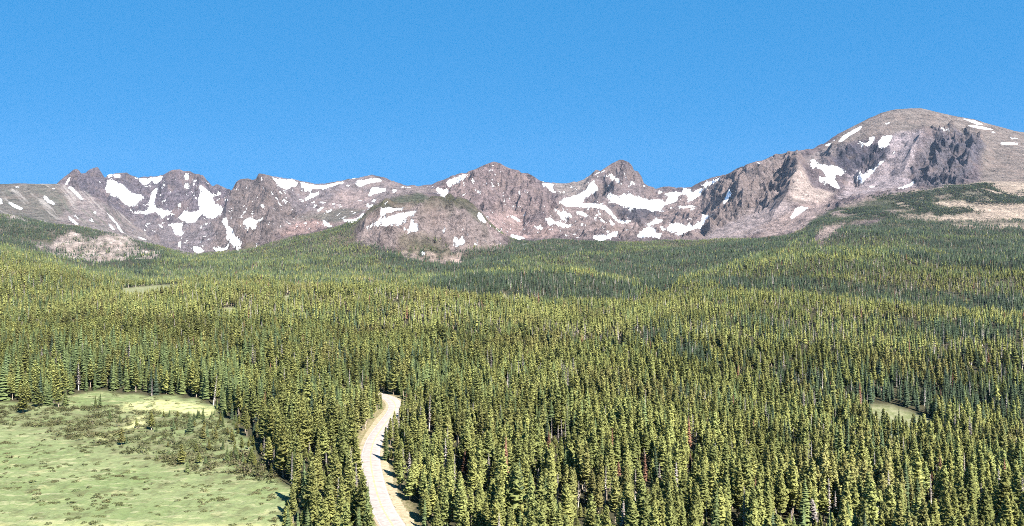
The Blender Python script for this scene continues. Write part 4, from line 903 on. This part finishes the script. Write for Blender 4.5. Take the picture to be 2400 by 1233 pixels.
for (sh, zn), ids in zz_.items():
    for k_, i in enumerate(sorted(ids, key=lambda j: spx[j])):
        e = bpy.data.objects.new('willow_shrub', None); C.objects.link(e); e.location = (sx_[i], sy_[i], sz0[i]-.05); e.scale = (rad[i]*1.1, rad[i]*1.1, hh[i]*1.1); e.rotation_euler = (0, 0, i*1.7)
        for nm_, me_ in zip(('foliage', 'stem'), BME[k_ % 4]):
            o_ = bpy.data.objects.new(nm_, me_); C.objects.link(o_); o_.parent = e
        tag(e, f'{sh} olive-brown willow shrub {zn}, {ordinal(k_+1)} from left', 'shrub', 'willow shrubs in the meadow')
bv, bf, bp = [], [], []; off = 0
for k_, (b_, s_) in enumerate(BUSH): bv.append(np.array(b_.v, np.float32)); bf += [tuple(i + off for i in f) for f in b_.f]; bp.append(np.full(len(b_.v), k_)); off += len(b_.v)
gn_mass('willow_scrub', bv, bf, [MATS.index(F_SHRUB)]*len(bf), bp, np.stack([sx_, sy_, sz0-.05], 1)[~isb], RNG.integers(0, 4, (~isb).sum()), RNG.uniform(0, 6.28, (~isb).sum()), np.stack([rad, rad, hh], 1)[~isb], 'low olive willow scrub covering the meadow')
print('shrubs', ns)

# ------------------------------------------------------------------ air
lo = float(min(GZ.min(), MZ.min())) - 1; hi = float(MZ.max()) + 40
bx0, bx1, by0, by1 = -13500, 13500, -400, float(D.max()) + 300
hv = np.array([(x, y, z) for x in (bx0, bx1) for y in (by0, by1) for z in (lo, hi)])
hf = [(0, 1, 3, 2), (4, 6, 7, 5), (0, 4, 5, 1), (2, 3, 7, 6), (0, 2, 6, 4), (1, 5, 7, 3)]
hm = bpy.data.materials.new('air'); hm.use_nodes = True; nt = hm.node_tree; nt.nodes.clear()
o_ = nt.nodes.new('ShaderNodeOutputMaterial'); pv = nt.nodes.new('ShaderNodeVolumePrincipled')
pv.inputs['Color'].default_value = (.58, .74, 1.0, 1); pv.inputs['Density'].default_value = 8.2e-6; pv.inputs['Anisotropy'].default_value = 0.0
nt.links.new(pv.outputs[0], o_.inputs['Volume'])
tag(add_obj('haze', mesh_from('haze', hv, hf, [hm])), kind='stuff')

# ------------------------------------------------------------------ light, sky, camera
EL, AZ = math.radians(47), math.radians(38)        # sun behind the camera, to the right
sd = (math.sin(AZ)*math.cos(EL), -math.cos(AZ)*math.cos(EL), math.sin(EL))
ld = bpy.data.lights.new('sun', 'SUN'); ld.energy = 5.0; ld.angle = math.radians(.5); ld.color = (1.0, .945, .86)
lo_ = bpy.data.objects.new('sun', ld); C.objects.link(lo_)
from mathutils import Vector
lo_.rotation_euler = Vector(sd).to_track_quat('Z', 'Y').to_euler(); lo_.location = (0, -50, 400)
w = bpy.data.worlds.new('World'); bpy.context.scene.world = w; w.use_nodes = True; nt = w.node_tree; nt.nodes.clear()
wo, bg, sk = nt.nodes.new('ShaderNodeOutputWorld'), nt.nodes.new('ShaderNodeBackground'), nt.nodes.new('ShaderNodeTexSky')
sk.sky_type = 'NISHITA'; sk.sun_disc = False; sk.sun_elevation = EL; sk.sun_rotation = math.atan2(sd[0], sd[1])
sk.altitude = 9000; sk.air_density = 1.0; sk.dust_density = 0.0; sk.ozone_density = 6.0
bg.inputs['Strength'].default_value = .05
gmn = nt.nodes.new('ShaderNodeGamma'); gmn.inputs['Gamma'].default_value = .15
tn = nt.nodes.new('ShaderNodeMix'); tn.data_type = 'RGBA'; tn.blend_type = 'MULTIPLY'; tn.inputs[0].default_value = 1; tn.inputs[7].default_value = (.25, 1.72, 3.52, 1)
nt.links.new(sk.outputs[0], gmn.inputs[0]); nt.links.new(gmn.outputs[0], tn.inputs[6]); nt.links.new(tn.outputs[2], bg.inputs[0]); nt.links.new(bg.outputs[0], wo.inputs[0])
cd = bpy.data.cameras.new('camera'); cam = bpy.data.objects.new('camera', cd); C.objects.link(cam)
cd.sensor_width = 36; cd.lens = 36*F/2400; cd.clip_start = 1; cd.clip_end = 60000; cd.shift_y = (HZ - 616.5)/2400
cam.location = (0, 0, ZC); cam.rotation_euler = (math.radians(90), 0, 0)
sc = bpy.context.scene; sc.camera = cam
sc.view_settings.view_transform = 'Standard'; sc.view_settings.look = 'None'; sc.view_settings.exposure = 1.95; sc.view_settings.gamma = 1
sc.cycles.use_adaptive_sampling = False; sc.cycles.max_bounces = 6; sc.cycles.diffuse_bounces = 3; sc.cycles.transmission_bounces = 3; sc.cycles.volume_bounces = 0
sc.cycles.use_denoising = False; sc.cycles.denoiser = 'OPENIMAGEDENOISE'; sc.cycles.denoising_input_passes = 'RGB_ALBEDO_NORMAL'; sc.cycles.denoising_prefilter = 'ACCURATE'; sc.cycles.filter_width = .95
